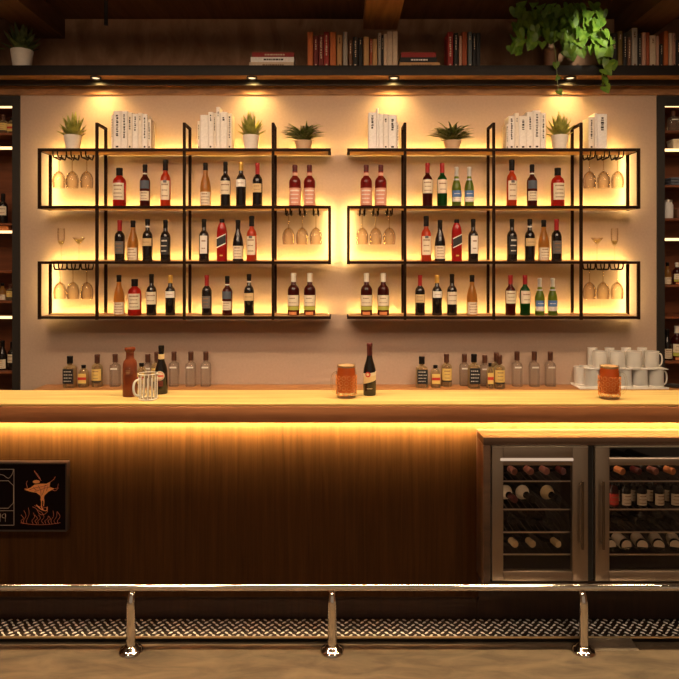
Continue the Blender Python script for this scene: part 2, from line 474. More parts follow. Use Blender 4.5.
def wall_unit(sgn, label):
    u = thing('wall_shelf_unit', label, 'shelf unit', (0, 0, 0), 'lit metal shelf units on the wall')
    X = [sgn * -xs(p) for p in (39.5, 97, 184.3, 273, 329.5)]
    X = [(xs(p) if sgn < 0 else -xs(p)) for p in (39.5, 97, 184.3, 273, 329.5)]
    xa, xb = min(X[0], X[4]), max(X[0], X[4])
    for i, z in enumerate(LV):
        m = MB()
        m.box(xa - T * 0.9, xb + T * 0.9, FY - 0.009, FY + 0.009, z - T * .75, z + T)
        m.box(xa - T * 0.9, xb + T * 0.9, RY - 0.009, RY + 0.009, z - T * .75, z + T)
        for x in X: m.box(x - 0.009, x + 0.009, FY + 0.009, RY - 0.009, z - T * .75, z + T * 0.6)
        m.build('shelf_rail', 'black_metal', u, False)
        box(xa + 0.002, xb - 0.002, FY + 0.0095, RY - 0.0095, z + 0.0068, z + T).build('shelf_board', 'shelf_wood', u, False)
        box(xa + 0.0125, xb - 0.0125, FY + 0.0125, RY - 0.0125, z - 0.0095, z + 0.0062).build('under_panel', 'under_wood_lit', u, False)
        box(xa + 0.01, xb - 0.01, 4.8324, 4.8354, z + T + 0.0006, z + T + 0.0080).build('led_strip', 'led_shelf', u, False)
        box(xa + 0.01, xb - 0.01, 4.828, 4.8318, z + T + 0.0002, z + T + 0.0095).build('strip_channel', 'shelf_wood', u, False)
    w = 0.0095
    for k in (1, 2, 3):
        x = X[k]
        box(x - w, x + w, FY - 0.010, FY + 0.008, LV[3] - T - 0.003, CAPZ).build('front_post', 'black_metal', u, False)
        box(x - w, x + w, RY - 0.008, RY + 0.010, LV[3] - T - 0.003, CAPZ).build('rear_post', 'black_metal', u, False)
        box(x - w, x + w, FY - 0.010, RY + 0.010, CAPZ, CAPZ + 0.016).build('cap_bar', 'black_metal', u, False)
    for x, i, j in ((X[0], 0, 1), (X[0], 2, 3), (X[4], 1, 2)):
        zt, zb = LV[i] + T, LV[j] - T
        box(x - w, x + w, FY - 0.0096, FY + 0.009, zb, zt).build('end_post', 'black_metal', u, False)
        box(x - w, x + w, RY - 0.009, RY + 0.0096, zb, zt).build('end_post', 'black_metal', u, False)
        box(x - 0.004, x + 0.004, RY + 0.012, RY + 0.018, zb + 0.01, zt - 0.01).build('led_strip', 'led_end', u, False)
    return u, X


UL, XUL = wall_unit(-1, 'black metal wall shelf unit on the left, under two succulents and a fern')
UR, XUR = wall_unit(1, 'black metal wall shelf unit on the right, under the trailing plant')

# ------------------------------------------------------------------ bottles
def profile(shape, Hh, Rr):
    n = 0.0135 * (Hh / 0.30) ** 0.5
    e = 0.006
    P = {
        'bord': [(.94, 0), (1, .02), (1, .58), (.97, .62), (.82, .67), (.55, .71), (.42, .74)],
        'burg': [(.94, 0), (1, .02), (1, .40), (.97, .46), (.86, .55), (.68, .64), (.50, .71), (.42, .75)],
        'whisky': [(.94, 0), (1, .02), (1, .60), (.96, .66), (.82, .72), (.55, .76), (.42, .79)],
        'tall': [(.94, 0), (1, .02), (.98, .56), (.94, .62), (.78, .67), (.52, .71), (.42, .74)],
        'scotch': [(.95, 0), (1, .02), (1, .62), (.96, .70), (.86, .79), (.66, .86), (.45, .91), (.42, .93)],
        'beer': [(.94, 0), (1, .02), (1, .44), (.96, .50), (.80, .58), (.58, .66), (.44, .74), (.40, .82)],
        'square': [(.95, 0), (1, .02), (1, .58), (.97, .62), (.85, .66), (.55, .69), (.40, .72)],
        'stub': [(.95, 0), (1, .02), (1, .62), (.96, .68), (.80, .76), (.52, .83), (.42, .86)],
        'jar': [(.95, 0), (1, .02), (1, .60), (.98, .66), (.88, .72), (.64, .76), (.56, .79)],
    }[shape]
    pts = [(r * Rr, z * Hh) for r, z in P]
    nr = pts[-1][0] * 0.97
    pts += [(nr, Hh * 0.985), (nr * 0.9, Hh * 0.99)]
    return pts, nr


# shape, glass, height, radius, squareness, cap(material, from, extra), labels [(material, z0, z1, half angle, slant, marks)]
BT = {
    'red_whisky': ('whisky', 'whisky_red', .272, .044, 0, ('foil_black', .80), [('paper_cream', .17, .60, 58, 0, 4)]),
    'blue_label': ('bord', 'wine_dark_red', .305, .0345, 0, ('foil_black', .83), [('paper_blue_grey', .42, .61, 62, 0, 0), ('paper_cream', .14, .36, 62, 0, 3), ('foil_white', .765, .795, 180, 0, 0)]),
    'orange_whisky': ('tall', 'whisky_orange', .315, .034, 0, ('foil_black', .77), [('paper_cream', .14, .55, 56, 0, 3), ('paper_grey', .50, .56, 20, 0, 0)]),
    'amber': ('burg', 'amber_wine', .31, .0355, 0, ('foil_black', .83), [('paper_cream', .03, .33, 70, 0, 4)]),
    'black_cream': ('bord', 'wine_black', .315, .034, 0, ('foil_black', .78), [('paper_cream', .27, .57, 66, 0, 2)]),
    'gold_cap': ('bord', 'wine_black', .31, .0335, 0, ('foil_gold', .80), [('paper_white', .44, .60, 66, 0, 1)]),
    'red_cap': ('bord', 'wine_black', .31, .0335, 0, ('foil_red', .73), [('paper_tan', .32, .52, 62, 0, 2)]),
    'rose': ('bord', 'rose_red', .292, .0395, 0, ('foil_dark_red', .84), [('paper_pink', .03, .44, 70, 0, 4), ('paper_pink', .74, .81, 180, 0, 0)]),
    'red_cap_grey': ('bord', 'wine_black', .295, .034, 0, ('foil_red', .72), [('paper_grey', .18, .48, 58, 0, 3)]),
    'black_tan': ('bord', 'wine_black', .305, .034, 0, ('foil_black', .86), [('paper_tan', .36, .54, 66, 0, 1), ('foil_white', .80, .83, 180, 0, 0)]),
    'green_mark': ('bord', 'wine_black', .30, .034, 0, ('foil_black', .80), [('paper_black', .16, .58, 56, 0, -3)]),
    'white_tall': ('bord', 'wine_black', .32, .034, 0, ('foil_black', .80), [('paper_white', .18, .60, 44, 0, 2)]),
    'striped': ('scotch', 'scotch_red', .31, .036, 3.2, ('foil_black', .91), [('paper_white', .36, .60, 50, .016, 0), ('paper_black', .385, .575, 50.5, .016, 0), ('foil_gold', .12, .15, 16, 0, 0)]),
    'burgundy': ('burg', 'wine_black', .308, .036, 0, ('foil_black', .80), [('paper_cream', .06, .37, 64, 0, 4)]),
    'white_cap': ('bord', 'wine_dark_red', .32, .0395, 0, ('foil_white', .79), [('paper_cream', .23, .48, 66, 0, 2), ('paper_lime', .13, .22, 66, 0, 0), ('paper_orange', .02, .09, 40, 0, 0)]),
    'claret_red': ('bord', 'wine_dark_red', .313, .034, 0, ('foil_red', .77), [('paper_cream', .30, .61, 70, 0, 3)]),
    'claret_green': ('bord', 'green_wine', .313, .034, 0, ('foil_red', .77), [('paper_cream', .30, .61, 70, 0, 2)]),
    'green_beer': ('beer', 'green_glass', .288, .0315, 0, ('foil_silver', .76), [('paper_blue', .24, .40, 72, 0, -1), ('paper_white', .12, .235, 72, 0, 2), ('foil_silver', .66, .70, 40, 0, 0)]),
    'black_square': ('square', 'pale_glass', .226, .045, 5, ('foil_black', .76), [('paper_black', .14, .60, 50, 0, -4)]),
    'small_red': ('stub', 'pale_glass', .152, .036, 4, ('foil_black', .86), [('paper_yellow', .18, .62, 48, 0, 0), ('paper_red', .34, .46, 48.5, 0, 0)]),
    'yellow_label': ('square', 'pale_glass', .228, .039, 0, ('cork_brown', .74), [('paper_yellow', .20, .56, 62, 0, 3), ('paper_black', .15, .185, 62, 0, 0)]),
    'clear_square': ('square', 'clear_glass', .236, .038, 5, ('cork_brown', .745), [('paper_white', .53, .575, 38, 0, 0)]),
    'brown_stone': ('jar', 'brown_stone', .226, .0325, 4, ('brown_stone', .95), []),
    'stout': ('beer', 'wine_black', .227, .0300, 0, ('foil_black', .88), [('paper_gold', .72, .82, 180, 0, 0), ('foil_dark_red', .17, .28, 30, 0, 0)]),
    'lager': ('beer', 'wine_black', .242, .0300, 0, ('foil_dark_red', .76), [('paper_gold', .26, .42, 74, .010, 0), ('paper_cream', .38, .44, 74, .004, 0)]),
    'mini_cream': ('stub', 'wine_black', .112, .0235, 0, ('foil_black', .85), [('paper_cream', .06, .52, 66, 0, 3)]),
    'mini_red': ('stub', 'wine_dark_red', .112, .0235, 0, ('foil_black', .85), [('paper_red', .08, .52, 66, 0, 2)]),
}
DESC = {
    'red_whisky': ('squat red whisky bottle with cream label', 'whisky_bottle'), 'blue_label': ('dark red bottle with blue-grey upper label', 'wine_bottle'),
    'orange_whisky': ('tall orange-red whisky bottle with black cap', 'whisky_bottle'), 'amber': ('amber white-wine bottle with low cream label', 'wine_bottle'),
    'black_cream': ('black wine bottle with cream label and black capsule', 'wine_bottle'), 'gold_cap': ('black wine bottle with gold capsule', 'wine_bottle'),
    'red_cap': ('black wine bottle with red capsule, tan label', 'wine_bottle'), 'rose': ('rosy red bottle with pink label', 'wine_bottle'),
    'red_cap_grey': ('black wine bottle with red capsule, grey label', 'wine_bottle'), 'black_tan': ('black wine bottle with tan band label', 'wine_bottle'),
    'green_mark': ('all-black wine bottle with dark label', 'wine_bottle'), 'white_tall': ('black wine bottle with tall white label', 'wine_bottle'),
    'striped': ('red whisky bottle with slanted black band', 'whisky_bottle'), 'burgundy': ('sloping black wine bottle with low cream label', 'wine_bottle'),
    'white_cap': ('dark red bottle with white capsule', 'wine_bottle'), 'claret_red': ('red-capped claret bottle with dark red base', 'wine_bottle'),
    'claret_green': ('red-capped wine bottle with green base', 'wine_bottle'), 'green_beer': ('green beer bottle with silver foil, blue label', 'beer_bottle'),
    'black_square': ('square spirit bottle with black label', 'spirit_bottle'), 'small_red': ('small pale bottle with red-banded label', 'spirit_bottle'),
    'yellow_label': ('pale bottle with yellow label and brown cap', 'spirit_bottle'), 'clear_square': ('empty clear square bottle with brown cap', 'glass_bottle'),
    'brown_stone': ('reddish-brown square bottle with flared lip', 'spirit_bottle'), 'stout': ('dark beer bottle with round cream label', 'beer_bottle'),
    'lager': ('dark beer bottle with red seal and gold label', 'beer_bottle'), 'mini_cream': ('small dark bottle with cream label', 'wine_bottle'), 'mini_red': ('small dark bottle with red label', 'wine_bottle'),
}
PROTO = {}


def label_marks(m, Rr, z0, z1, half, n, sq):
    """Rows of short print strokes on a label; negative n: light print on a dark label (same slot)."""
    rr = random.Random(int(z0 * 1e4) + n * 7 + int(half))
    k = abs(n)
    hh = (z1 - z0)
    for i in range(k):
        zc = z1 - hh * (i + 0.7) / (k + 0.4)
        hgt = hh * (0.055 if i else 0.085)
        a = -half * rr.uniform(.45, .7)
        end = -a * rr.uniform(.7, 1)
        while a < end:
            wdt = rr.uniform(4, 11)
            m.arc_patch(Rr, zc - hgt / 2, zc + hgt / 2, wdt / 2, 0, 1, 2, sq, 0.0014, c0=a + wdt / 2)
            a += wdt + 2.5


def make_bottle(kind):
    shape, glass, Hh, Rr, sq, cap, labels = BT[kind]
    desc, name = DESC[kind]
    t = thing(name, desc, 'bottle')
    pts, nr = profile(shape, Hh, Rr)
    seg = 28 if sq else 20
    if sq:      # square body melting into a round neck
        m = MB()
        vs, fs = [], []
        for (r, z) in pts:
            q = min(1, max(0, (r / Rr - 0.5) / 0.35))
            for k in range(seg):
                a = 2 * pi * (k + .5) / seg
                s = (abs(cos(a)) ** sq + abs(sin(a)) ** sq) ** (-1.0 / sq)
                s = 1 + (s - 1) * q
                vs.append((r * s * cos(a) * (0.94 if q > .5 else 1), r * s * sin(a) * (0.86 if q > .5 else 1), z))
        for i in range(len(pts) - 1):
            for k in range(seg):
                k2 = (k + 1) % seg
                fs.append((i * seg + k, i * seg + k2, (i + 1) * seg + k2, (i + 1) * seg + k))
        fs.append(tuple(reversed(range(seg)))); fs.append(tuple(range((len(pts) - 1) * seg, len(pts) * seg)))
        m.add(vs, fs)
    else:
        m = MB().lathe(pts, seg)
    m.build('bottle_body', glass, t)
    # capsule / cap follows the neck
    z0 = cap[1] * Hh
    cp = [(nr, z0)]
    for (r, z) in pts:
        if z > z0 + 0.002 and z < Hh * 0.97: cp.append((r, z))
    r0 = max(nr, next((r for r, z in reversed(pts) if z <= z0), nr))
    cr = nr + 0.0012
    if kind in ('black_square', 'clear_square', 'yellow_label', 'red_whisky', 'orange_whisky'): cr = nr + 0.0035
    capp = [(cr, z0), (cr + 0.0004, z0 + 0.002), (cr, Hh * .93), (cr + 0.0010, Hh * .94), (cr + 0.0010, Hh * .985), (cr * .92, Hh)]
    if kind == 'brown_stone':
        capp = [(cr, z0 - .01), (cr + .006, z0), (cr + .006, Hh * .985), (cr + .004, Hh)]
    MB().lathe(capp, 18).build('neck_lip' if kind == 'brown_stone' else 'capsule', cap[0], t)
    for (mat, a, b, half, slant, marks) in labels:
        rr = Rr
        if a > 0.62:            # a ring or label round the neck
            zc = (a + b) / 2 * Hh
            rr = nr + 0.001
            for (r1, zz1), (r2, zz2) in zip(pts, pts[1:]):
                if zz1 <= zc <= zz2 and zz2 > zz1: rr = max(r1 + (r2 - r1) * (zc - zz1) / (zz2 - zz1), r1 + (r2 - r1) * (a * Hh - zz1) / (zz2 - zz1)) + 0.001
            MB().lathe([(rr, a * Hh), (rr, b * Hh)], 18, cap0=True, cap1=True).build('neck_band', mat, t)
            continue
        m = MB()
        if sq:
            q = 0.86
            hw = Rr * 0.94 * 0.9 * (half / 50)
            hw = min(hw, Rr * 0.84)
            off = 0.0014 if mat != 'paper_black' or kind != 'striped' else 0.0022
            if mat == 'paper_red': off = 0.0022
            y = -Rr * q - off
            vs = [(-hw, y, a * Hh - slant), (hw, y, a * Hh + slant), (hw, y, b * Hh + slant), (-hw, y, b * Hh - slant)]
            vs += [(v[0], y + 0.003, v[2]) for v in vs]
            m.add(vs, [(0, 1, 2, 3), (4, 7, 6, 5), (0, 4, 5, 1), (3, 2, 6, 7), (0, 3, 7, 4), (1, 5, 6, 2)])
            rr_ = random.Random(5)
            for i in range(abs(marks)):
                zc = (b - (b - a) * (i + .8) / (abs(marks) + .6)) * Hh
                xa = -hw * .75
                while xa < hw * .6:
                    w = rr_.uniform(.10, .26) * hw
                    m.box(xa, min(xa + w, hw * .85), y - 0.0008, y, zc - .003, zc + .003, 1)
                    xa += w + hw * .14
        else:
            m.arc_patch(rr, a * Hh, b * Hh, half, slant, 0, 8, 0, 0.0012 if mat in ('paper_grey', 'paper_cream') and kind in ('orange_whisky', 'lager') else 0.0007)
            if marks: label_marks(m, rr, a * Hh, b * Hh, half, marks, 0)
        m.build('label', [mat, 'paper_white' if marks < 0 else ('ink_brown' if mat != 'paper_pink' else 'paper_white')], t)
    if kind == 'stout':
        m = MB()
        for rad, off, mi in ((.0225, .0010, 0), (.0185, .0016, 1), (.0165, .0022, 0)):
            disc(m, Rr, .385 * Hh, rad, off, mi)
        m.arc_patch(Rr, .37 * Hh, .40 * Hh, 30, 0, 1, 6, 0, .0028)
        m.build('round_label', ['paper_cream', 'paper_red'], t)
    if kind == 'lager':
        m = MB()
        disc(m, Rr, .41 * Hh, .0125, .0022, 0, -18)
        disc(m, Rr, .41 * Hh, .0065, .0028, 1, -18)
        m.build('red_seal', ['paper_red', 'paper_gold'], t)
        m = MB()
        label_marks(m, Rr, .09 * Hh, .19 * Hh, 60, 1, 0)
        m.build('lettering', ['paper_cream', 'paper_cream'], t)
    if kind == 'brown_stone':
        m = MB()
        pts2 = [(.019 * cos(2 * pi * k / 24), -Rr * .86 - .0006, .115 + .019 * sin(2 * pi * k / 24)) for k in range(24)]
        m.tube(pts2, .0013, 6, closed=True)
        for k in (-1, 0, 1): m.tube([(-.010, -Rr * .86 - .0006, .115 + k * .007), (.010, -Rr * .86 - .0006, .115 + k * .007)], .001, 5)
        m.build('embossed_ring', 'brown_stone', t)
    return t


def disc(m, Rr, zc, rad, off, mi, c0=0.0):
    vs, fs = [], []
    n = 24
    for j, q in enumerate((0.0, 0.35, 0.7, 1.0)):
        for k in range(n):
            a = 2 * pi * k / n
            u, v = rad * q * cos(a), rad * q * sin(a)
            t = -pi / 2 + radians(c0) + u / Rr
            vs.append(((Rr + off) * cos(t), (Rr + off) * sin(t), zc + v))
    for j in range(3):
        for k in range(n):
            k2 = (k + 1) % n
            fs.append((j * n + k, (j + 1) * n + k, (j + 1) * n + k2, j * n + k2))
    m.add(vs, fs, mi)


def bottle(kind, loc, label=None, group=None, rot=(0, 0, 0), scale=None):
    if kind not in PROTO:
        PROTO[kind] = make_bottle(kind); t = PROTO[kind]
    else:
        t = dup(PROTO[kind])
    t.location = loc; t.rotation_euler = rot
    t.scale = scale or (1, 1, 1)
    t['label'] = label or DESC[kind][0]
    if group: t['group'] = group
    return t


BD = 4.755
SB = F / BD
TIER = ['top', 'middle', 'bottom']
ROWS = {  # (unit, tier, bay): [(px, kind, top row)]
    ('left', 0, 'outer'): [(119.5, 'red_whisky', 168), (145, 'blue_label', 164.5), (165.5, 'orange_whisky', 160)],
    ('left', 0, 'inner'): [(205.5, 'amber', 163), (225.5, 'black_cream', 162), (241, 'gold_cap', 162), (257.5, 'red_cap', 163)],
    ('left', 0, 'end'): [(295, 'rose', 165), (309.5, 'rose', 165)],
    ('left', 1, 'outer'): [(119.7, 'red_cap_grey', 220), (133, 'amber', 220.5), (147.5, 'black_tan', 219), (165.5, 'green_mark', 220)],
    ('left', 1, 'inner'): [(204, 'white_tall', 219), (222, 'striped', 219), (238, 'burgundy', 220), (251.7, 'orange_whisky', 216)],
    ('left', 2, 'outer'): [(119, 'amber', 275), (134.7, 'red_whisky', 279), (151.5, 'black_cream', 274), (170.3, 'gold_cap', 275)],
    ('left', 2, 'inner'): [(206.8, 'red_cap_grey', 275), (227.3, 'blue_label', 276), (249, 'black_tan', 274)],
    ('left', 2, 'end'): [(293.5, 'white_cap', 273), (309.8, 'white_cap', 273)],
    ('right', 0, 'end'): [(366.2, 'rose', 165), (380.8, 'rose', 165)],
    ('right', 0, 'inner'): [(427.5, 'claret_red', 163), (442.2, 'claret_green', 163), (456.5, 'green_beer', 167), (469.2, 'green_beer', 167)],
    ('right', 0, 'outer'): [(511.7, 'orange_whisky', 160), (532, 'blue_label', 164.5), (557.7, 'red_whisky', 168)],
    ('right', 1, 'inner'): [(426.2, 'orange_whisky', 216), (440, 'burgundy', 220), (456.7, 'striped', 219.5), (473.2, 'white_tall', 219)],
    ('right', 1, 'outer'): [(512, 'green_mark', 219), (529.8, 'black_tan', 219), (543.7, 'amber', 220), (556.6, 'red_cap_grey', 219)],
    ('right', 2, 'end'): [(366.5, 'white_cap', 273), (383.3, 'white_cap', 273)],
    ('right', 2, 'inner'): [(420, 'red_cap', 275), (437, 'gold_cap', 275), (452, 'black_cream', 274), (472, 'amber', 275)],
    ('right', 2, 'outer'): [(510.5, 'claret_red', 275), (525, 'claret_green', 275), (539.7, 'green_beer', 278), (552.6, 'green_beer', 278)],
}
for (u, ti, bay), row in ROWS.items():
    z = LV[ti + 1] + T + 0.0006
    cnt = {}
    for px, kind, top in row:
        cnt[kind] = cnt.get(kind, 0) + 1
    idx = {}
    for px, kind, top in row:
        idx[kind] = idx.get(kind, 0) + 1
        d, n = DESC[kind]
        lead = d
        if cnt[kind] == 2:
            lead = d.replace(' bottle', ' bottle', 1)
            where = f"{'left' if idx[kind] == 1 else 'right'} of a pair, {u} unit's {TIER[ti]} tier"
        else:
            where = f"{u} shelf unit's {TIER[ti]} tier, {bay} bay"
        zz = z
        hh = (H + (HY - top) * BD / F) - zz
        s = hh / BT[kind][2]
        bottle(kind, ((px - CX) * BD / F, BD, zz), f"{d}, {where}", 'bottles on the wall shelf units', (0, 0, R.uniform(-.12, .12) if kind != 'striped' else 0), (1.07, 1.07, s))

# ------------------------------------------------------------------ hanging wine glasses
GP = None


def make_wine_glass():
    t = thing('wine_glass', 'clear wine glass', 'glass')
    Hh = .222
    # built upside down: foot at z=0 (top), rim at -Hh
    MB().lathe([(.036, -.0012), (.036, -.0030), (.012, -.0052), (.0042, -.0085)], 24, cap1=False).build('foot', 'goblet_glass', t)
    MB().lathe([(.0042, -.0085), (.0034, -.03), (.0034, -.082), (.0050, -.100)], 10, cap0=False, cap1=False).build('stem', 'goblet_glass', t)
    MB().lathe([(.0050, -.100), (.018, -.107), (.034, -.124), (.0435, -.150), (.0455, -.175), (.043, -.205), (.0405, -Hh), (.0392, -Hh - .001)], 28, cap0=False, cap1=False).build('bowl', 'goblet_glass', t)
    return t


def rack(u, x0, x1, zt, glasses):
    """Dark rails under the shelf, on which the feet of the upturned glasses hang."""
    m = MB()
    gx = sorted(glasses)
    for g in gx:
        for s in (-1, 1):
            xr = g + s * 0.0165
            pts = [(xr + s * 0.0, FY + 0.016, zt - 0.022), (xr, FY + 0.03, zt - 0.040), (xr, FY + 0.06, zt - 0.043), (xr, RY - 0.03, zt - 0.043), (xr, RY - 0.014, zt - 0.02), (xr, RY - .014, zt - .001)]
            m.tube(pts, 0.0052, 8)
            m.tube([(xr, FY + 0.016, zt - 0.022), (xr, FY + .016, zt - .001)], 0.0052, 8)
    m.build('glass_rack', 'black_metal', u)


BAYS = [('left', UL, 0, (59, 72.3, 86.8), 'outer'), ('left', UL, 2, (60, 73, 86.8), 'outer'), ('left', UL, 1, (288.6, 302.2, 315.9), 'end'),
        ('right', UR, 1, (362.2, 375.6, 389.3), 'end'), ('right', UR, 0, (589.5, 603.5, 617.5), 'outer'), ('right', UR, 2, (589.5, 603, 617), 'outer')]
ORD = ('left', 'middle', 'right')
for uname, u, lev, pxs, bay in BAYS:
    zt = LV[lev] - 0.006
    gx = [(p - CX) * 4.75 / F for p in pxs]
    rack(u, 0, 0, zt, gx)
    for k, x in enumerate(gx):
        if GP is None: GP = make_wine_glass(); g = GP
        else: g = dup(GP)
        g.location = (x, 4.75, zt - 0.043 + 0.0052 + 0.0034)
        tiern = {0: 'top', 1: 'middle', 2: 'bottom'}[lev]
        g['label'] = f"upturned wine glass, {ORD[k]} of three hanging in {uname} unit's {tiern} {bay} bay"
        g['group'] = 'upturned wine glasses hanging under the shelves'
        g.scale = (1, 1, 1)

# ------------------------------------------------------------------ stemmed glasses standing on the third shelf level
def stem_glass(kind, loc, label):
    t = thing('champagne_flute' if kind == 'flute' else 'cocktail_glass', label, 'glass', loc, 'stemmed glasses standing in the outer bays')
    MB().lathe([(.030, 0), (.030, .002), (.008, .005), (.004, .010)], 22, cap1=False).build('foot', 'fine_glass', t)
    if kind == 'flute':
        MB().lathe([(.004, .010), (.003, .04), (.003, .105), (.006, .115)], 10, cap0=False, cap1=False).build('stem', 'fine_glass', t)
        MB().lathe([(.006, .115), (.016, .128), (.024, .15), (.026, .20), (.024, .24), (.0232, .24), (.025, .20), (.023, .151), (.015, .130), (.001, .119)], 22, cap0=False, cap1=False).build('bowl', 'fine_glass', t)
        MB().lathe([(.001, .120), (.0145, .131), (.022, .150)], 20).build('drink', 'sparkling', t)
    else:
        MB().lathe([(.004, .010), (.003, .04), (.003, .11), (.005, .122)], 10, cap0=False, cap1=False).build('stem', 'fine_glass', t)
        MB().lathe([(.005, .122), (.020, .14), (.044, .172), (.043, .172), (.019, .142), (.001, .125)], 24, cap0=False, cap1=False).build('bowl', 'fine_glass', t)
        MB().lathe([(.001, .126), (.017, .1415), (.029, .157)], 20).build('drink', 'sparkling', t)


ZS = LV[2] + T + 0.0006
for px, k, lb in ((61.2, 'flute', 'clear flute standing beside the cocktail glass, left unit'), (79, 'cocktail', 'clear cocktail glass standing near the left unit\'s outer post'),
                  (597, 'cocktail', 'clear cocktail glass standing near the right unit\'s outer post'), (614.5, 'flute', 'clear flute standing beside the cocktail glass, right unit')):
    stem_glass(k, ((px - CX) * 4.75 / F, 4.75, ZS), lb)

# ------------------------------------------------------------------ books
BOOKN = [0]


def book(x0, x1, y, z, hgt, depth, mat, label, group, marks=0, ink='ink', lean=0.0, top_mat='page'):
    """Upright book, spine towards -Y."""
    w = x1 - x0
    t = thing('book', label, 'book', ((x0 + x1) / 2, y, z), group)
    c = 0.0018 if w > .012 else 0.0012
    m = MB()
    m.box(-w / 2, -w / 2 + c, 0.001, depth, 0, hgt)
    m.box(w / 2 - c, w / 2, 0.001, depth, 0, hgt)
    seg = 6
    vs, fs = [], []
    for k in range(seg + 1):
        a = pi * k / seg
        xx, yy = -w / 2 * cos(a), 0.001 - min(.004, w * .2) * sin(a)
        vs += [(xx, yy, 0), (xx, yy, hgt)]
    for k in range(seg):
        fs.append((2 * k, 2 * k + 2, 2 * k + 3, 2 * k + 1))
    fs.append(tuple(2 * k for k in range(seg + 1))[::-1]); fs.append(tuple(2 * k + 1 for k in range(seg + 1)))
    m.add(vs, fs)
    rr = random.Random(int(abs(x0) * 1e4) + marks * 3)
    if marks:
        yf = 0.001 - min(.004, w * .2) * 0.98
        zc = hgt * rr.uniform(.86, .93)
        ww = w * .17
        zend = hgt * (1 - .22 * marks)
        while zc > zend:
            L = rr.uniform(.005, .016)
            m.box(-ww * rr.uniform(.5, 1), ww * rr.uniform(.5, 1), yf - .0009, yf + .0005, zc - L, zc, 1)
            zc -= L + rr.uniform(.002, .008)
        if rr.random() < .6: m.box(-ww, ww, yf - .0009, yf + .0005, hgt * .05, hgt * .05 + .012, 1)
    m.build('cover', [mat, ink], t, False)
    MB().box(-w / 2 + c + .0002, w / 2 - c - .0002, 0.002, depth - .003, .002, hgt - .003).build('pages', top_mat, t, False)
    return t


def bookmat(name, c):
    if name not in MATS: pbr(name, c, .7, bscale=80, vary=.08)
    return name


for n, c in (('bk_orange', (.50, .13, .03)), ('bk_maroon', (.16, .018, .014)), ('bk_red', (.30, .022, .018)), ('bk_tan', (.46, .24, .09)), ('bk_grey', (.36, .31, .26)),
             ('bk_brown', (.16, .07, .035)), ('bk_black', (.014, .012, .012)), ('bk_cream', (.62, .47, .33)), ('bk_wheat', (.50, .28, .11)), ('bk_teal', (.10, .12, .13)),
             ('bk_rust', (.34, .07, .02)), ('bk_pink', (.50, .27, .19)), ('bk_olive', (.19, .12, .03)), ('bk_white', (.85, .79, .72)), ('bk_white_warm', (.80, .70, .58)), ('bk_pale', (.88, .84, .80))):
    bookmat(n, c)
ZU = 3.03 + 0.0685
DU = 4.69
G = F / DU


def upper_books(rows, group, where):
    for (a, b, top, mat, marks, lb) in rows:
        x0, x1 = (a - CX) / G + .0006, (b - CX) / G - .0006
        hgt = H + (HY - top) / G - ZU
        book(x0, x1, DU, ZU, hgt, .15, mat, lb + ' ' + where, group, marks, 'bk_cream' if mat not in ('bk_cream', 'bk_wheat', 'bk_tan', 'bk_grey', 'bk_pink', 'bk_orange') else 'bk_brown')


upper_books([
    (307.5, 313, 32, 'bk_orange', 0, 'plain orange hardback at the left end'), (313.6, 318, 36, 'bk_maroon', 2, 'dark maroon book beside the end orange hardback'), (318.6, 323.5, 35, 'bk_maroon', 3, 'second maroon book with pale spine letters'),
    (323.8, 329, 32, 'bk_red', 3, 'tall deep red book with pale spine letters'), (330, 336, 32, 'bk_orange', 0, 'bright orange book between red and tan ones'), (337, 342, 35, 'bk_tan', 1, 'tan book with a cream top'),
    (343, 347.5, 32, 'bk_grey', 0, 'plain grey hardback'), (348.8, 352.3, 40, 'bk_brown', 2, 'short brown book beside the black ones'), (353, 357.8, 37, 'bk_black', 3, 'black book with bold white spine blocks'),
    (358.4, 362.6, 38, 'bk_black', 1, 'plain black book'), (363.7, 369, 37, 'bk_wheat', 0, 'short wheat-coloured book'), (369.8, 372.3, 39, 'bk_rust', 2, 'thin rust book between wheat-coloured ones'),
    (372.6, 377.3, 39, 'bk_wheat', 0, 'second wheat book beside the thin rust one'), (378, 381.2, 33, 'bk_grey', 2, 'slim grey book'), (381.6, 383.5, 35, 'bk_black', 2, 'thin black book beside the cream ones'),
    (383.8, 387, 34, 'bk_cream', 0, 'narrow cream book, first of the cream three'), (387.2, 392.4, 31.5, 'bk_cream', 0, 'tallest cream hardback, middle of three'), (392.6, 397.6, 31.5, 'bk_cream', 0, 'cream hardback at the right end')],
    'hardbacks in the centre row of the book shelf', 'of the centre row')
upper_books([
    (447.5, 453, 32, 'bk_red', 3, 'red book with pale letters, left'), (454, 458, 33, 'bk_black', 2, 'black book beside the red end book'), (459, 462, 36, 'bk_pink', 0, 'slim dusty pink book'), (462.3, 467, 32, 'bk_rust', 0, 'rust-brown hardback'),
    (468, 472, 32, 'bk_teal', 1, 'grey-blue book'), (472.6, 476, 33, 'bk_black', 2, 'black book beside the grey-blue one'), (476.4, 480.5, 33, 'bk_black', 0, 'plain black book, right end')],
    'small row of books near the hanging plant', 'of the small dark row')
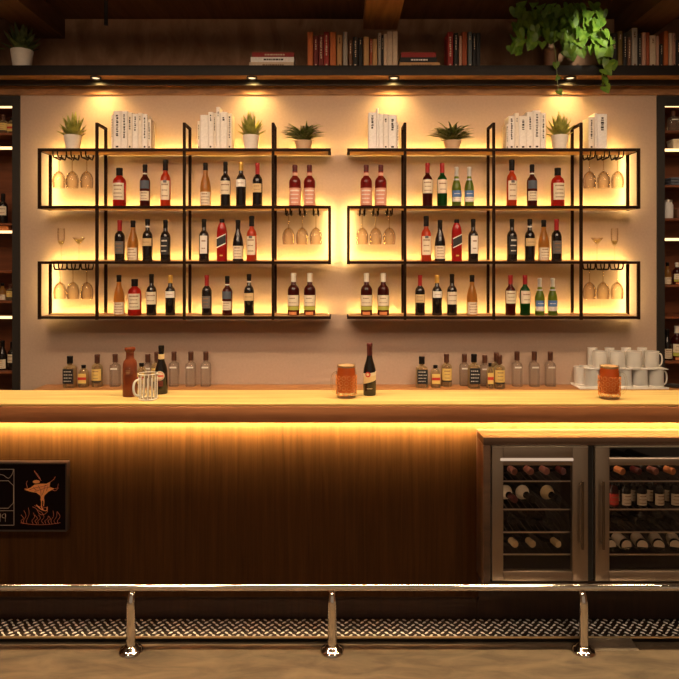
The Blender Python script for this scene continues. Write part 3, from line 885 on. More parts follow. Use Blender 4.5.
upper_books([
    (611.5, 617, 33, 'bk_black', 2, 'black lettered book half behind the vine'), (618, 622.5, 31, 'bk_olive', 1, 'olive book next to the black lettered one'), (623.2, 627, 33, 'bk_black', 3, 'thin black book with pale title'), (627.6, 631.2, 37, 'bk_brown', 3, 'short brown lettered book'),
    (631.8, 637.6, 28, 'bk_grey', 1, 'tallest grey-beige book'), (638.3, 641.2, 34, 'bk_black', 3, 'slim black book beside the tallest'), (642, 646, 32.5, 'bk_pink', 0, 'pinkish hardback'), (646.3, 649.6, 32.5, 'bk_rust', 0, 'slim rust hardback beside the pinkish one'),
    (649.9, 655.8, 35.5, 'bk_cream', 1, 'wide cream hardback'), (656.1, 659.2, 36, 'bk_pink', 0, 'slim pink book beside the wide cream one'), (659.8, 663, 44, 'bk_black', 2, 'short dark booklet'), (664, 668.4, 31, 'bk_orange', 0, 'orange hardback'),
    (669.2, 672.4, 33, 'bk_cream', 0, 'slim cream book beside the orange hardback'), (672.6, 675.6, 33, 'bk_pink', 1, 'slim pale pink book near the frame edge'), (676.2, 682, 40, 'bk_black', 2, 'dark book at the far end')],
    'books right of the hanging plant', 'in the row past the plant')


def flat_book(x0, x1, y, z, th, dep, mat, label, rz=0.0, marks=1, ink='ink'):
    """A book lying flat, spine towards -Y."""
    w = x1 - x0
    t = thing('book', label, 'book', ((x0 + x1) / 2, y, z), 'books lying in flat stacks', rz)
    m = MB()
    m.box(-w / 2, w / 2, 0, dep, 0, .002); m.box(-w / 2, w / 2, 0, dep, th - .002, th); m.box(-w / 2, w / 2, -.002, .001, 0, th)
    if marks:
        rr = random.Random(int(th * 1e5)); a = -w * .2
        while a < w * .25:
            L = rr.uniform(.008, .02); m.box(a, a + L, -.0032, -.002, th * .35, th * .65, 1); a += L + .004
    m.build('cover', [mat, ink], t, False)
    MB().box(-w / 2 + .004, w / 2 - .004, .0012, dep - .004, .0022, th - .0022).build('pages', 'page', t, False)


z = ZU
for (a, b, th, mat, lb, ink) in ((249, 293.5, .042, 'bk_cream', 'cream hardback at the bottom of the flat stack left of centre', 'ink_brown'),
                                  (250.5, 294, .036, 'bk_pale', 'white hardback in the middle of the flat stack left of centre', 'ink'),
                                  (252, 294, .033, 'bk_red', 'dark red hardback on top of the flat stack left of centre', 'bk_cream')):
    flat_book((a - CX) / G, (b - CX) / G, DU + .01, z, th, .17, mat, lb, 0, 1, ink); z += th + .0004
z = ZU
for (a, b, th, mat, lb, ink) in ((399.5, 440, .040, 'bk_wheat', 'wheat-coloured book under the black one beside the centre row', 'ink_brown'),
                                  (400, 437, .036, 'bk_black', 'black book with white title in the flat stack beside the centre row', 'bk_pale'),
                                  (401.5, 436, .035, 'bk_red', 'dark red book topping the flat stack beside the centre row', 'bk_red')):
    flat_book((a - CX) / G, (b - CX) / G, DU + .01, z, th, .17, mat, lb, 0, 1, ink); z += th + .0004

ZT = LV[0] + T + 0.0006
DT = 4.715
GT = F / DT
WB = 'white books standing on top of the wall units'


def white_row(rows, where):
    for (a, b, top, mat, marks, lb) in rows:
        x0, x1 = (a - CX) / GT + .0005, (b - CX) / GT - .0005
        book(x0, x1, DT, ZT, H + (HY - top) / GT - ZT, .115, mat, f"{lb}, {where}", WB, marks)


white_row([(111, 113.2, 115, 'bk_white_warm', 3, 'thin black-lettered white book, left end'), (113.4, 121, 111, 'bk_white', 3, 'broad white book with small print'), (121.2, 127.3, 111, 'bk_white', 3, 'white book with bold black title, tallest pair'),
           (127.5, 132.2, 112.5, 'bk_white_warm', 2, 'white book with speckled spine'), (132.4, 138, 114, 'bk_white', 2, 'white book with slanting strokes'), (138.2, 142, 113, 'bk_white_warm', 1, 'white book with a black head'), (142.2, 147.2, 114, 'bk_white', 3, 'white book beside the end one'),
           (147.4, 151, 119, 'bk_white_warm', 3, 'shortest white book, right end')], 'row by the outer succulent')
white_row([(197.5, 200, 121, 'bk_white_warm', 3, 'shortest thin white book, left end'), (200.3, 208, 115, 'bk_white', 0, 'wide plain white book'), (208.2, 213, 112, 'bk_white', 1, 'white book next to the wide plain one'), (213.2, 216, 113, 'bk_white_warm', 2, 'thin cream-white book'),
           (216.2, 220, 107, 'bk_white', 1, 'tallest white book'), (220.2, 227, 112, 'bk_white', 1, 'white book with a black seal'), (227.2, 231.8, 113.5, 'bk_white_warm', 3, 'white lettered book, right end')], 'row beside the inner left succulent')
white_row([(368.5, 376.2, 112.5, 'bk_pale', 2, 'wide white book, left end'), (376.4, 378.6, 108, 'bk_pale', 0, 'tallest and thinnest white book'), (378.8, 383, 114, 'bk_pale', 0, 'plain white book'), (383.2, 388.2, 114, 'bk_white', 1, 'white book with a black foot mark'),
           (388.4, 396.6, 115, 'bk_pale', 2, 'widest white book with a black arch mark'), (396.8, 398.8, 122, 'bk_white_warm', 3, 'thin white book, right end')], 'row at the right unit\'s inner end')
white_row([(506, 508.3, 124, 'bk_white_warm', 3, 'short thin white book, left end'), (508.5, 514.6, 116, 'bk_white', 3, 'white book with bold black title'), (514.8, 519, 113, 'bk_white_warm', 1, 'white book with a black head'), (519.2, 526.8, 116, 'bk_white', 2, 'white book with slanting strokes'),
           (527, 533, 112, 'bk_white', 2, 'white book with speckled spine'), (533.2, 540.5, 110.5, 'bk_white', 3, 'tallest broad white book'), (540.7, 545.8, 113, 'bk_white', 3, 'white small-print book, right end')], 'row left of the right succulent')
white_row([(588.5, 594.3, 117, 'bk_white_warm', 3, 'cream-white lettered book, left end'), (594.5, 597.3, 113, 'bk_white', 0, 'thin plain white book, middle'), (597.5, 607, 114, 'bk_pale', 2, 'wide white book, right end')], 'trio near the right outer end')


# ------------------------------------------------------------------ potted plants
def blade(m, base, az, elev, L, w, curl, th=.003, mi=0, n=6):
    """A pointed fleshy leaf from base, curving."""
    d = Vector((cos(az), sin(az), 0))
    side = Vector((-sin(az), cos(az), 0))
    p = Vector(base); e = elev
    rings = []
    for k in range(n + 1):
        u = k / n
        ww = w * (0.55 + 0.9 * u - 1.45 * u * u) if u < 1 else 0.0004
        ww = max(ww, .0004)
        t = d * cos(e) + Vector((0, 0, 1)) * sin(e)
        up = (-d * sin(e) + Vector((0, 0, 1)) * cos(e))
        rings.append([p - side * ww + up * ww * .35, p - up * th * (1 - u * .8), p + side * ww + up * ww * .35, p + up * th * .2 * (1 - u)])
        p = p + t * (L / n)
        e += curl / n
    vs = [v for r in rings for v in r]
    fs = []
    for k in range(n):
        for j in range(4):
            j2 = (j + 1) % 4
            fs.append((k * 4 + j, k * 4 + j2, k * 4 + 4 + j2, k * 4 + 4 + j))
    m.add(vs, fs, mi)


def pot(t, r0, r1, h, mat):
    MB().lathe([(r0, 0), (r1 * .99, h * .86), (r1, h * .88), (r1, h), (r1 - .006, h), (r1 - .009, h * .8)], 28, cap1=False).build('pot', mat, t)
    MB().lathe([(r1 - .0085, h * .8), (r1 - .0085, h * .86)], 24).build('soil', 'soil', t)


def agave(loc, label, group, r=1.0, mat='leaf_agave', pmat='pot_white', seed=1, potk=1.0):
    t = thing('potted_succulent', label, 'plant', loc, group)
    h = .108 * potk
    pot(t, .046 * potk, .060 * potk, h, pmat)
    m = MB(); rr = random.Random(seed)
    z = h * .84
    for ring, (n, el, L, w) in enumerate(((7, .38, .110, .034), (7, .72, .140, .037), (6, 1.02, .165, .036), (5, 1.24, .180, .031), (3, 1.44, .185, .024))):
        for k in range(n):
            az = 2 * pi * (k + .5 * (ring % 2)) / n + rr.uniform(-.12, .12)
            blade(m, (0.010 * cos(az), 0.010 * sin(az), z), az, el + rr.uniform(-.08, .08), L * r * rr.uniform(.9, 1.08), w * r, .25, .0045)
    m.build('leaves', mat, t)
    return t


def bushy(loc, label, group, seed=2):
    t = thing('potted_fern', label, 'plant', loc, group)
    pot(t, .046, .064, .066, 'pot_tan')
    m = MB(); rr = random.Random(seed)
    for k in range(150):
        az = rr.uniform(0, 2 * pi); el = rr.uniform(.35, 1.35)
        el = rr.uniform(.45, 1.45); L = rr.uniform(.13, .20)
        if sin(az) > .3: L *= .5
        blade(m, (rr.uniform(-.02, .02), rr.uniform(-.02, .02), .055), az, el, L, rr.uniform(.013, .020), -rr.uniform(.7, 1.0) * (el + .25), .0012, 0, 8)
    m.build('foliage', 'leaf_bushy', t)
    return t


def tx(px, d): return (px - CX) * d / F


PD = 4.755
SG = 'potted plants on top of the wall units'
agave((tx(72.7, PD), PD, ZT), 'spiky succulent in white pot above the outer left glasses', SG, seed=1)
agave((tx(251, PD), PD, ZT), 'spiky succulent in white pot right of the plain white books', SG, seed=5)
agave((tx(559.7, PD), PD, ZT), 'spiky succulent in white pot on the right unit', SG, seed=9)
bushy((tx(303.5, PD), PD - .01, ZT), 'bushy fern in tan pot at the left unit\'s inner end', SG, 3)
bushy((tx(452, PD), PD - .01, ZT), 'bushy fern in tan pot on the right unit', SG, 8)
# plants on the book shelf
t = agave((tx(22, 4.74), 4.74, ZU), 'dark spiky plant in cream pot at the shelf\'s left end', 'plants on the book shelf', 1.25, 'leaf_dark', 'pot_white', 17, 1.28)
t = bushy((tx(-27, 4.76), 4.76, ZU), 'green leafy plant cut off by the frame edge', 'plants on the book shelf', 21)
t.scale = (1.2, 1.2, 1.6)
# trailing plant
tp = thing('trailing_plant', 'heart-leaved trailing plant spilling over the book shelf', 'plant', (tx(551, 4.78), 4.78, ZU), 'plants on the book shelf')
MB().lathe([(.042, 0), (.053, .13), (.057, .132), (.057, .155), (.050, .155), (.048, .135)], 28, cap1=False).build('pot', 'pot_terracotta', tp)
MB().lathe([(.0478, .130), (.0478, .138)], 24).build('soil', 'soil', tp)
org = Vector((tx(551, 4.78), 4.78, ZU))


def heart(m, c, size, rx, ry, rz):
    """Heart-shaped folded leaf, tip pointing down before rotation, facing -Y."""
    half = [(0, .10), (.18, .30), (.36, .34), (.50, .18), (.50, -.05), (.38, -.34), (.20, -.58), (0, -.80)]
    Rm = Euler((rx, ry, rz)).to_matrix()
    vs = []
    def P(x, z): return Vector(c) + Rm @ Vector((x * size, -abs(x) * size * .22 + (z + .2) ** 2 * size * .18, z * size))
    rib = [P(0, .10), P(0, -.15), P(0, -.45), P(0, -.80)]
    for s in (-1, 1):
        out = [P(s * x, zz) for x, zz in half]
        o = len(vs)
        vs += out + rib[1:3]
        # out:0..7, rib mid 8, 9
        f = [(0, 1, 2, 8), (2, 3, 4, 8), (4, 5, 9, 8), (5, 6, 9), (6, 7, 9)]
        f = [tuple(o + i for i in q) for q in f]
        if s < 0: f = [tuple(reversed(q)) for q in f]
        m_f.extend([tuple(q) for q in f])
    return vs


rr = random.Random(4)
leafm = MB(); vines = MB()
vpaths = [  # (px, py, depth) along each vine
    [(551, 44, 4.78), (560, 30, 4.72), (574, 20, 4.66), (590, 17, 4.60), (600, 26, 4.57), (606, 42, 4.57), (609, 58, 4.57), (607, 72, 4.575), (601, 85, 4.58)],
    [(551, 44, 4.78), (556, 26, 4.70), (566, 24, 4.62), (578, 30, 4.58), (588, 36, 4.57), (596, 48, 4.57), (603, 62, 4.575)],
    [(551, 44, 4.78), (548, 22, 4.74), (558, 10, 4.68), (574, 6, 4.64), (590, 8, 4.62), (601, 18, 4.6)],
    [(551, 44, 4.78), (562, 38, 4.66), (570, 44, 4.60), (576, 54, 4.58)],
    [(551, 44, 4.78), (558, 40, 4.66), (566, 50, 4.60), (566, 58, 4.60)],
    [(551, 44, 4.78), (544, 20, 4.74), (532, 12, 4.68), (522, 22, 4.62), (518, 38, 4.6), (520, 56, 4.6)],
    [(551, 44, 4.78), (540, 28, 4.72), (530, 26, 4.66), (524, 34, 4.62), (522, 46, 4.6)],
    [(551, 44, 4.78), (545, 10, 4.78), (536, 2, 4.74), (524, 4, 4.70), (516, 14, 4.66)],
    [(551, 44, 4.78), (552, 14, 4.76), (556, 0, 4.74), (560, -8, 4.74)],
    [(551, 44, 4.78), (546, 34, 4.68), (540, 36, 4.63), (536, 46, 4.61)],
    [(551, 44, 4.78), (562, 26, 4.70), (578, 18, 4.60), (592, 24, 4.55), (599, 36, 4.54), (602, 50, 4.55)],
    [(551, 44, 4.78), (560, 32, 4.68), (572, 32, 4.60), (582, 40, 4.56), (586, 54, 4.56)],
    [(551, 44, 4.78), (558, 28, 4.70), (566, 20, 4.62), (578, 26, 4.57), (584, 34, 4.55)],
    [(551, 44, 4.78), (556, 18, 4.72), (570, 12, 4.62), (584, 14, 4.57), (595, 12, 4.56)],
    [(551, 44, 4.78), (560, 36, 4.66), (568, 40, 4.59), (571, 50, 4.57)],
    [(551, 44, 4.78), (540, 16, 4.72), (528, 18, 4.64), (519, 28, 4.60), (516, 46, 4.6)],
    [(551, 44, 4.78), (548, 30, 4.68), (543, 26, 4.62), (532, 34, 4.58), (528, 44, 4.58)],
    [(551, 44, 4.78), (553, 40, 4.66), (556, 58, 4.60), (557, 74, 4.59), (558, 91, 4.59)],
]
for vi, path in enumerate(vpaths):
    pts = [at(*p) - org for p in path]
    # resample by Catmull-Rom
    sm = []
    for i in range(len(pts) - 1):
        p0, p1, p2, p3 = pts[max(i - 1, 0)], pts[i], pts[i + 1], pts[min(i + 2, len(pts) - 1)]
        for k in range(5):
            u = k / 5
            sm.append(0.5 * ((2 * p1) + (-p0 + p2) * u + (2 * p0 - 5 * p1 + 4 * p2 - p3) * u * u + (-p0 + 3 * p1 - 3 * p2 + p3) * u ** 3))
    sm.append(pts[-1])
    vines.tube(sm, .0022, 6)
    step = 2 if vi != len(vpaths) - 1 else 4
    for i in range(4, len(sm), step):
        if vi == len(vpaths) - 1 and i < 12: continue
        for rep in range(2 if (vi in (0, 2, 5, 7) and i % 2) else 1):
            m_f = []
            c = sm[i] + Vector((rr.uniform(-.045, .045), rr.uniform(-.05, .0), rr.uniform(-.03, .04))) * (.8 if vi != len(vpaths) - 1 else .25)
            size = rr.uniform(.060, .090) * (.55 if vi == len(vpaths) - 1 else 1)
            vs = heart(leafm, c, size, rr.uniform(-.55, .35), rr.uniform(-.7, .7), rr.uniform(-.7, .7))
            leafm.add(vs, m_f)
            vines.tube([sm[i], c + Vector((0, .004, .006))], .0012, 5)
leafm.build('foliage', 'leaf_pothos', tp)
vines.build('vines', 'stem_green', tp)

# ------------------------------------------------------------------ rod hanging from the ceiling
t = thing('ceiling_rod', 'thin black rod hanging from the ceiling at upper left', 'rod', (tx(106, 4.6), 4.6, CZ))
box(-.011, .011, -.011, .011, -.20, 0, .002).build('rod', 'stile_black', t)
MB().lathe([(.02, -.012), (.02, 0)], 16).build('ceiling_cap', 'stile_black', t)

# ------------------------------------------------------------------ tall lit cabinets at both sides of the wall
def side_cabinet(sgn, label, strips, plain):
    xa = XL if sgn < 0 else XR
    c = thing('tall_cabinet', label, 'cabinet', (xa, WY, 0), 'tall lit cabinets beside the plaster wall')
    w = sgn * .75
    st = sgn * .058
    D = .32
    box(0.0006 * sgn, st, -.01, .03, 0, 2.945).build('stile', 'stile_black', c, False)
    box(w - st, w, -.01, .03, 0, 2.945).build('stile', 'stile_black', c, False)
    box(st + .0006 * sgn, w - st - .0006 * sgn, -.008, .03, 2.875, 2.945).build('header', 'stile_black', c, False)
    m = MB()
    m.box(0.001 * sgn, sgn * .02, .031, D, 0, 2.94); m.box(w - sgn * .02, w, .031, D, 0, 2.94); m.box(0.001 * sgn, w, D, D + .02, 0, 2.94)
    m.box(sgn * .021, w - sgn * .021, .031, D - .001, 2.90, 2.94)
    m.build('carcass', 'cabinet_wood', c, False)
    for y in strips:
        z = H + (HY - y) * (WY + .02) / F
        box(sgn * .0205, w - sgn * .0205, .036, D - .001, z - .008, z + .008).build('shelf', 'cabinet_wood', c, False)
        box(st + sgn * .002, w - st - sgn * .002, .020, .0355, z - .009, z + .010).build('led_strip', 'led_cabinet', c, False)
    for y in plain:
        z = H + (HY - y) * (WY + .02) / F
        box(sgn * .0205, w - sgn * .0205, .036, D - .001, z - .008, z + .008).build('shelf', 'cabinet_wood', c, False)
    return c


cl = side_cabinet(-1, 'dark tall cabinet with lit shelves at the left edge', (106.5, 148, 232, 317.5), (133.5, 224, 272, 302, 373))
cr = side_cabinet(1, 'dark tall cabinet with lit shelves at the right edge', (105.5, 150, 239.5), (131, 186, 219, 286, 318, 363))


def cz(y, half=.008): return H + (HY - y) * (WY + .02) / F + half + .0006


CD = 5.02


def cb(kind, px, shelf_y, hpx, label, sx=1.0):
    s = hpx * CD / F / BT[kind][2]
    bottle(kind, (tx(px, CD), CD, cz(shelf_y)), label, 'bottles inside the tall side cabinets', (0, 0, 0), (sx, sx, s))


cb('yellow_label', 3.5, 133.5, 20, 'pale bottle on the left cabinet\'s top lit shelf, outer')
cb('small_red', 11.8, 133.5, 17, 'small bottle on the left cabinet\'s top lit shelf, inner', .8)
cb('black_cream', 3, 224, 30, 'dark bottle above the glowing box, left cabinet')
cb('amber', 2.5, 302, 17, 'amber bottle above the lit strip, outer, left cabinet', .8)
cb('yellow_label', 10.5, 302, 16, 'pale bottle above the lit strip, inner, left cabinet', .75)
cb('burgundy', 2.5, 373, 29, 'dark cream-labelled bottle, outer, low in the left cabinet')
cb('black_cream', 12.5, 373, 28, 'dark cream-labelled bottle, inner, low in the left cabinet')
cb('clear_square', 673, 131, 22, 'clear bottle on the right cabinet\'s top shelf')
cb('amber', 667.5, 286, 22, 'amber bottle at mid height, inner, right cabinet', .75)
cb('white_cap', 677, 286, 22, 'white-capped bottle at mid height, outer, right cabinet', .8)
cb('burgundy', 667, 363, 31, 'dark cream-labelled bottle, inner, low in the right cabinet')
cb('white_cap', 676.8, 363, 34, 'white-capped bottle, outer, low in the right cabinet')


def gift_box(px, shelf_y, wpx, hpx, mat, label, name='carton'):
    t = thing(name, label, 'box', (tx(px, CD), CD, cz(shelf_y)))
    w, h = wpx * CD / F, hpx * CD / F
    box(-w / 2, w / 2, -.05, .05, 0, h * .78, .002).build('box_body', mat, t)
    box(-w / 2 - .002, w / 2 + .002, -.052, .052, h * .78 + .0003, h, .002).build('lid', mat, t)


gift_box(5, 232, 13, 5.2, 'paper_orange', 'orange carton just above the lit strip, left cabinet')
gift_box(676, 150, 12, 11, 'paper_cream', 'cream carton above the lit strip, right cabinet')
gift_box(677, 219, 6, 10, 'bk_brown', 'brown carton beside the jar, right cabinet')
# glass jars on the right cabinet
for px, lb in ((668, 'tall clear jar, inner, right cabinet'),):
    t = thing('glass_jar', lb, 'jar', (tx(px, CD - .05), CD - .05, cz(219)))
    MB().lathe([(.035, 0), (.037, .01), (.037, .10), (.028, .115), (.028, .125)], 20, cap1=False).build('jar_body', 'mug_glass_sheen', t)
    MB().lathe([(.031, .1255), (.031, .138), (.01, .142)], 20).build('lid', 'steel_bright', t)
t = thing('folded_cloth', 'dark folded cloth on the right cabinet shelf', 'cloth', (tx(675, CD), CD, cz(186)))
m = MB()
for k in range(3): m.box(-.07, .07, -.08, .08, k * .0205, k * .0205 + .020, 0, .007)
m.build('cloth_folds', 'paper_blue_grey', t)

# ------------------------------------------------------------------ back ledge
LZ = 0.783
LEDGE0 = 4.685
t = thing('back_ledge', 'brown wooden back-bar ledge along the wall', 'counter', (0, 0, 0))
box(-2.20, 2.62, LEDGE0, WY - .0115, LZ - .04, LZ, .003).build('ledge_top', 'ledge_wood', t)
box(-2.16, 2.58, LEDGE0 + .03, WY - .0115, 0, LZ - .0405).build('ledge_cabinet', 'walnut_dark', t, False)


def lb_(kind, px, base, top, label, dd=None, sx=1.0):
    d = dd or F * (H - LZ) / (base - HY)
    d = min(max(d, LEDGE0 + .045), 4.852)
    s = ((H + (HY - top) * d / F) - LZ) / BT[kind][2]
    bottle(kind, (tx(px, d), d, LZ + .0006), label, 'spirit bottles on the back ledge', (0, 0, 0), (sx, sx, s))


lb_('black_square', 70, 387.2, 356, 'square black-labelled bottle at the ledge\'s left end')
lb_('small_red', 83.6, 386.6, 365, 'small red-banded bottle, second on the ledge from the left')
lb_('yellow_label', 97.2, 386.4, 354.5, 'brown-capped yellow-labelled bottle left of the first clear one')
lb_('clear_square', 115.2, 386, 354, 'clear square bottle just left of the reddish-brown bottle')
lb_('small_red', 141.5, 387.5, 363, 'small red-banded bottle behind the empty ribbed mug')
lb_('clear_square', 147.8, 384.6, 354, 'clear square bottle behind the empty ribbed mug', 4.845)
lb_('yellow_label', 156.8, 385.2, 352, 'brown-capped bottle hidden behind the stout bottle', 4.76)
lb_('clear_square', 174, 386, 351.5, 'clear square bottle just right of the stout bottle')
lb_('clear_square', 190.8, 386, 351.5, 'clear square bottle, middle of three right of the stout bottle')
lb_('clear_square', 205.8, 386, 351.5, 'clear square bottle, last of three right of the stout bottle')
lb_('black_square', 421.8, 387.2, 356.5, 'square black-labelled bottle nearest the beer in the centre')
lb_('small_red', 435.5, 387.2, 365, 'small red-banded bottle right of the square black-labelled one')
lb_('yellow_label', 446.6, 386, 354, 'brown-capped yellow-labelled bottle right of the small red-banded one')
lb_('clear_square', 464.5, 384.6, 354, 'clear square bottle left of the second black-labelled one', 4.845)
lb_('black_square', 474, 386.0, 354, 'square black-labelled bottle in the crowded cluster', 4.75)
lb_('clear_square', 484.8, 387.5, 355, 'clear square bottle in the middle of the crowded cluster', 4.835)
lb_('small_red', 490, 386.0, 363, 'small red-banded bottle in the crowded cluster', 4.74, .7)
lb_('yellow_label', 496.5, 384.2, 352.5, 'brown-capped bottle at the back of the crowded cluster', 4.852)
lb_('yellow_label', 499.4, 387.6, 355, 'yellow-labelled bottle at the cluster\'s right front', 4.735)
lb_('clear_square', 517, 386, 351.5, 'clear square bottle, first of three left of the glass mugs')
lb_('clear_square', 534.2, 386, 351.5, 'clear square bottle, middle of three left of the glass mugs')
lb_('clear_square', 550.3, 386, 351.5, 'clear square bottle closest to the stacked glass mugs')

# ------------------------------------------------------------------ glass mugs stacked on trays
MUG = None


def make_mug(Rr=.0515, Hh=.132):
    t = thing('glass_mug', 'clear glass mug', 'mug')
    MB().lathe([(Rr * .94, 0), (Rr, .006), (Rr, Hh - .004), (Rr + .0006, Hh), (Rr - .004, Hh), (Rr - .0045, Hh - .006)], 26, cap1=False).lathe([(Rr - .001, Hh - .004), (Rr + .002, Hh - .003), (Rr + .002, Hh + .0002), (Rr - .004, Hh + .0002)], 26, mi=1, cap0=False, cap1=False).lathe([(Rr * .93, .0001), (Rr + .0015, .004), (Rr + .0015, .011), (Rr - .001, .013)], 26, mi=1, cap0=True, cap1=False).build('mug_body', ['mug_glass_sheen', 'tray_white'], t)  # white rim and base rings paint the bright glints of the glass
    m = MB()
    pts = []
    for k in range(13):
        a = -pi / 2 + pi * k / 12
        pts.append((Rr + .001 + .026 * cos(a) ** .6 if cos(a) > 0 else Rr + .001, 0, Hh * .5 + Hh * .36 * sin(a)))
    m.tube(pts, .0058, 8)
    m.build('mug_handle', 'tray_white', t)
    return t


def mug(px, d, z, label):
    global MUG
    if MUG is None: MUG = make_mug(); t = MUG
    else: t = dup(MUG)
    t.location = (tx(px, d), d, z); t['label'] = label; t['group'] = 'glass mugs stacked on the ledge'
    t.rotation_euler = (0, 0, 0)
    return t


t = thing('serving_tray', 'white tray under the stacked glass mugs', 'tray', (0, 0, LZ + .0006))
box(tx(574.5, 4.8), tx(667, 4.72), LEDGE0 + .004, 4.885, 0, .008, .002).build('tray_base', 'tray_white', t)
m = MB(); x0, x1 = tx(574.5, 4.8), tx(667, 4.72)
m.box(x0, x1, LEDGE0 + .004, LEDGE0 + .009, .0083, .016); m.box(x0, x1, 4.88, 4.885, .0083, .016)
m.build('tray_rim', 'tray_white', t, False)
Z0 = LZ + .0096
FD, BDp = 4.748, 4.829
lowx = [592, 608, 624, 640, 656]
# bodies touch nothing: 16 px at this depth is 0.1165 m, handles turn back
for k, px in enumerate(lowx):
    g = mug(px, FD, Z0, ('mug at the left end of the lower front row', 'lower front-row mug behind the amber beer', 'lower front-row mug right of the amber beer', 'lower front-row mug, second from the right', 'mug at the right end of the lower front row')[k])
    if k < 4: g.rotation_euler = (0, 0, radians(52))
Z1 = Z0 + .1325
t = thing('serving_tray', 'thin clear board carrying the upper layer of mugs', 'tray', (0, 0, Z0 + .1325))
box(tx(583, 4.8), tx(664, 4.76), LEDGE0 + .008, 4.884, 0, .004, .001).build('tray_base', 'mug_glass_sheen', t)
Z1 += .0045
for k, px in enumerate((600, 617.5, 634.5, 651.5)):
    g = mug(px, FD, Z1, ('upper front-row mug above the amber beer\'s left', 'upper front-row mug, second from the left', 'upper front-row mug, third from the left', 'upper front-row mug at the right end')[k])
    g.scale = (.98, .98, .92)
    if k < 3: g.rotation_euler = (0, 0, radians(33))
# the back rows
BK = 4.833
for k, px in enumerate((580.2,)):
    g = mug(px, BK, Z0, 'lower back-row mug peeking out at the left'); g.rotation_euler = (0, 0, radians(22)); g.scale = (.88, .88, 1)
for k, px in enumerate((592.5, 609.5, 626, 642)):
    g = mug(px, 4.838, Z1, ('upper back-row mug at the left end', 'upper back-row mug, second', 'upper back-row mug, third', 'upper back-row mug at the right end')[k])
    g.scale = (.66, .66, 1.02); g.rotation_euler = (0, 0, radians(60))
t = thing('dark_tray', 'dark flat tray lying right of the glass mugs', 'tray', (tx(677, 4.76), 4.79, LZ + .0006))
MB().lathe([(.055, 0), (.065, .003), (.072, .012), (.069, .012), (.062, .0055)], 28).build('tray_dish', 'tray_dark', t)

# ------------------------------------------------------------------ bar counter
BF, BB, BZ, BU = 2.90, 3.217, 1.068, 0.984
LEDY = 2.991
t = thing('bar_worktop', 'long pale oak bar top with brown front edge', 'counter', (0, 0, 0))
box(-2.6, 2.6, BF + .006, BB, BZ - .012, BZ, .002).build('top_board', 'oak_top', t)
box(-2.6, 2.6, BF, BF + .035, BU, BZ - .0125, .003).build('front_fascia', 'oak_fascia', t)
MB().box(-2.56, 2.56, LEDY - .010, LEDY - .0005, BU + .006, BU + .0295).box(-2.56, 2.56, LEDY - .0005, LEDY + .003, BU + .006, BU + .012).build('strip_channel', 'walnut_dark', t, False)
box(-2.6, 2.6, BF + .036, BB, BU + .03, BZ - .0126).build('under_board', 'walnut_dark', t, False)
box(-2.55, 2.55, LEDY, LEDY + .0015, BU + .014, BU + .026).build('led_strip', 'led_counter', t, False)
PY = 3.04
box(.66, 1.94, 2.940, 2.948, BU + .0275, BU + .0295).build('led_strip', 'led_top_fill', t, False)  # hidden strip added to brighten the top of the fridge cabinet
t = thing('bar_counter', 'dark walnut bar front panel lit from under the counter', 'bar counter', (0, 0, 0))
box(-2.6, .66, PY, PY + .03, .14, BU + .029).build('front_panel', 'walnut_panel', t, False)
box(.6602, 2.6, PY, PY + .03, .905, BU + .029).build('upper_panel', 'walnut_panel', t, False)
box(-2.6, 2.6, PY + .020, PY + .03, 0, .139).build('kick_board', 'walnut_dark', t, False)
box(-2.6, .60, PY + .31, PY + .33, 0, BU + .029).build('back_panel', 'walnut_dark', t, False)

# fridge surround: an open-fronted cabinet that stands proud of the bar front
SF = 2.89
sx0 = tx(483.5, SF); sx1 = 1.95
f0, f1 = tx(491, SF), tx(588.5, SF)
g0, g1 = tx(594, SF), 1.86
fz0, fz1 = H + (HY - 582) * SF / F, H + (HY - 446) * SF / F
sz1 = H + (HY - 437.5) * SF / F
t = thing('fridge_cabinet', 'brown wooden cabinet surround housing the two wine fridges', 'cabinet', (0, 0, 0))
MB().box(sx0 + .01, sx1, 3.0505, 3.0595, 0, .138).box(sx0 + .01, sx1, 3.036, 3.0392, .125, fz0 - .0205).box(sx0 + .01, sx1, 3.0392, 3.0595, .125, .1385).build('plinth', 'walnut_dark', t, False)
box(sx0, sx1, SF, PY - .001, fz1 + .002, sz1, .002).build('top_panel', 'surround_wood', t)
box(sx0, f0 - .002, SF, PY - .001, fz0 - .02, fz1 + .0015, .0015).build('side_panel', 'surround_wood', t)
box(g1 + .002, sx1, SF, PY - .001, fz0 - .02, fz1 + .0015, .0015).build('side_panel', 'surround_wood', t)
box(f0 - .0015, g1 + .0015, SF + .006, PY - .001, fz0 - .02, fz0 - .001).build('bottom_panel', 'walnut_dark', t, False)
box(f1 + .0012, g0 - .0012, SF + .012, PY - .001, fz0, fz1 + .0015).build('centre_stile', 'dark_gap', t, False)


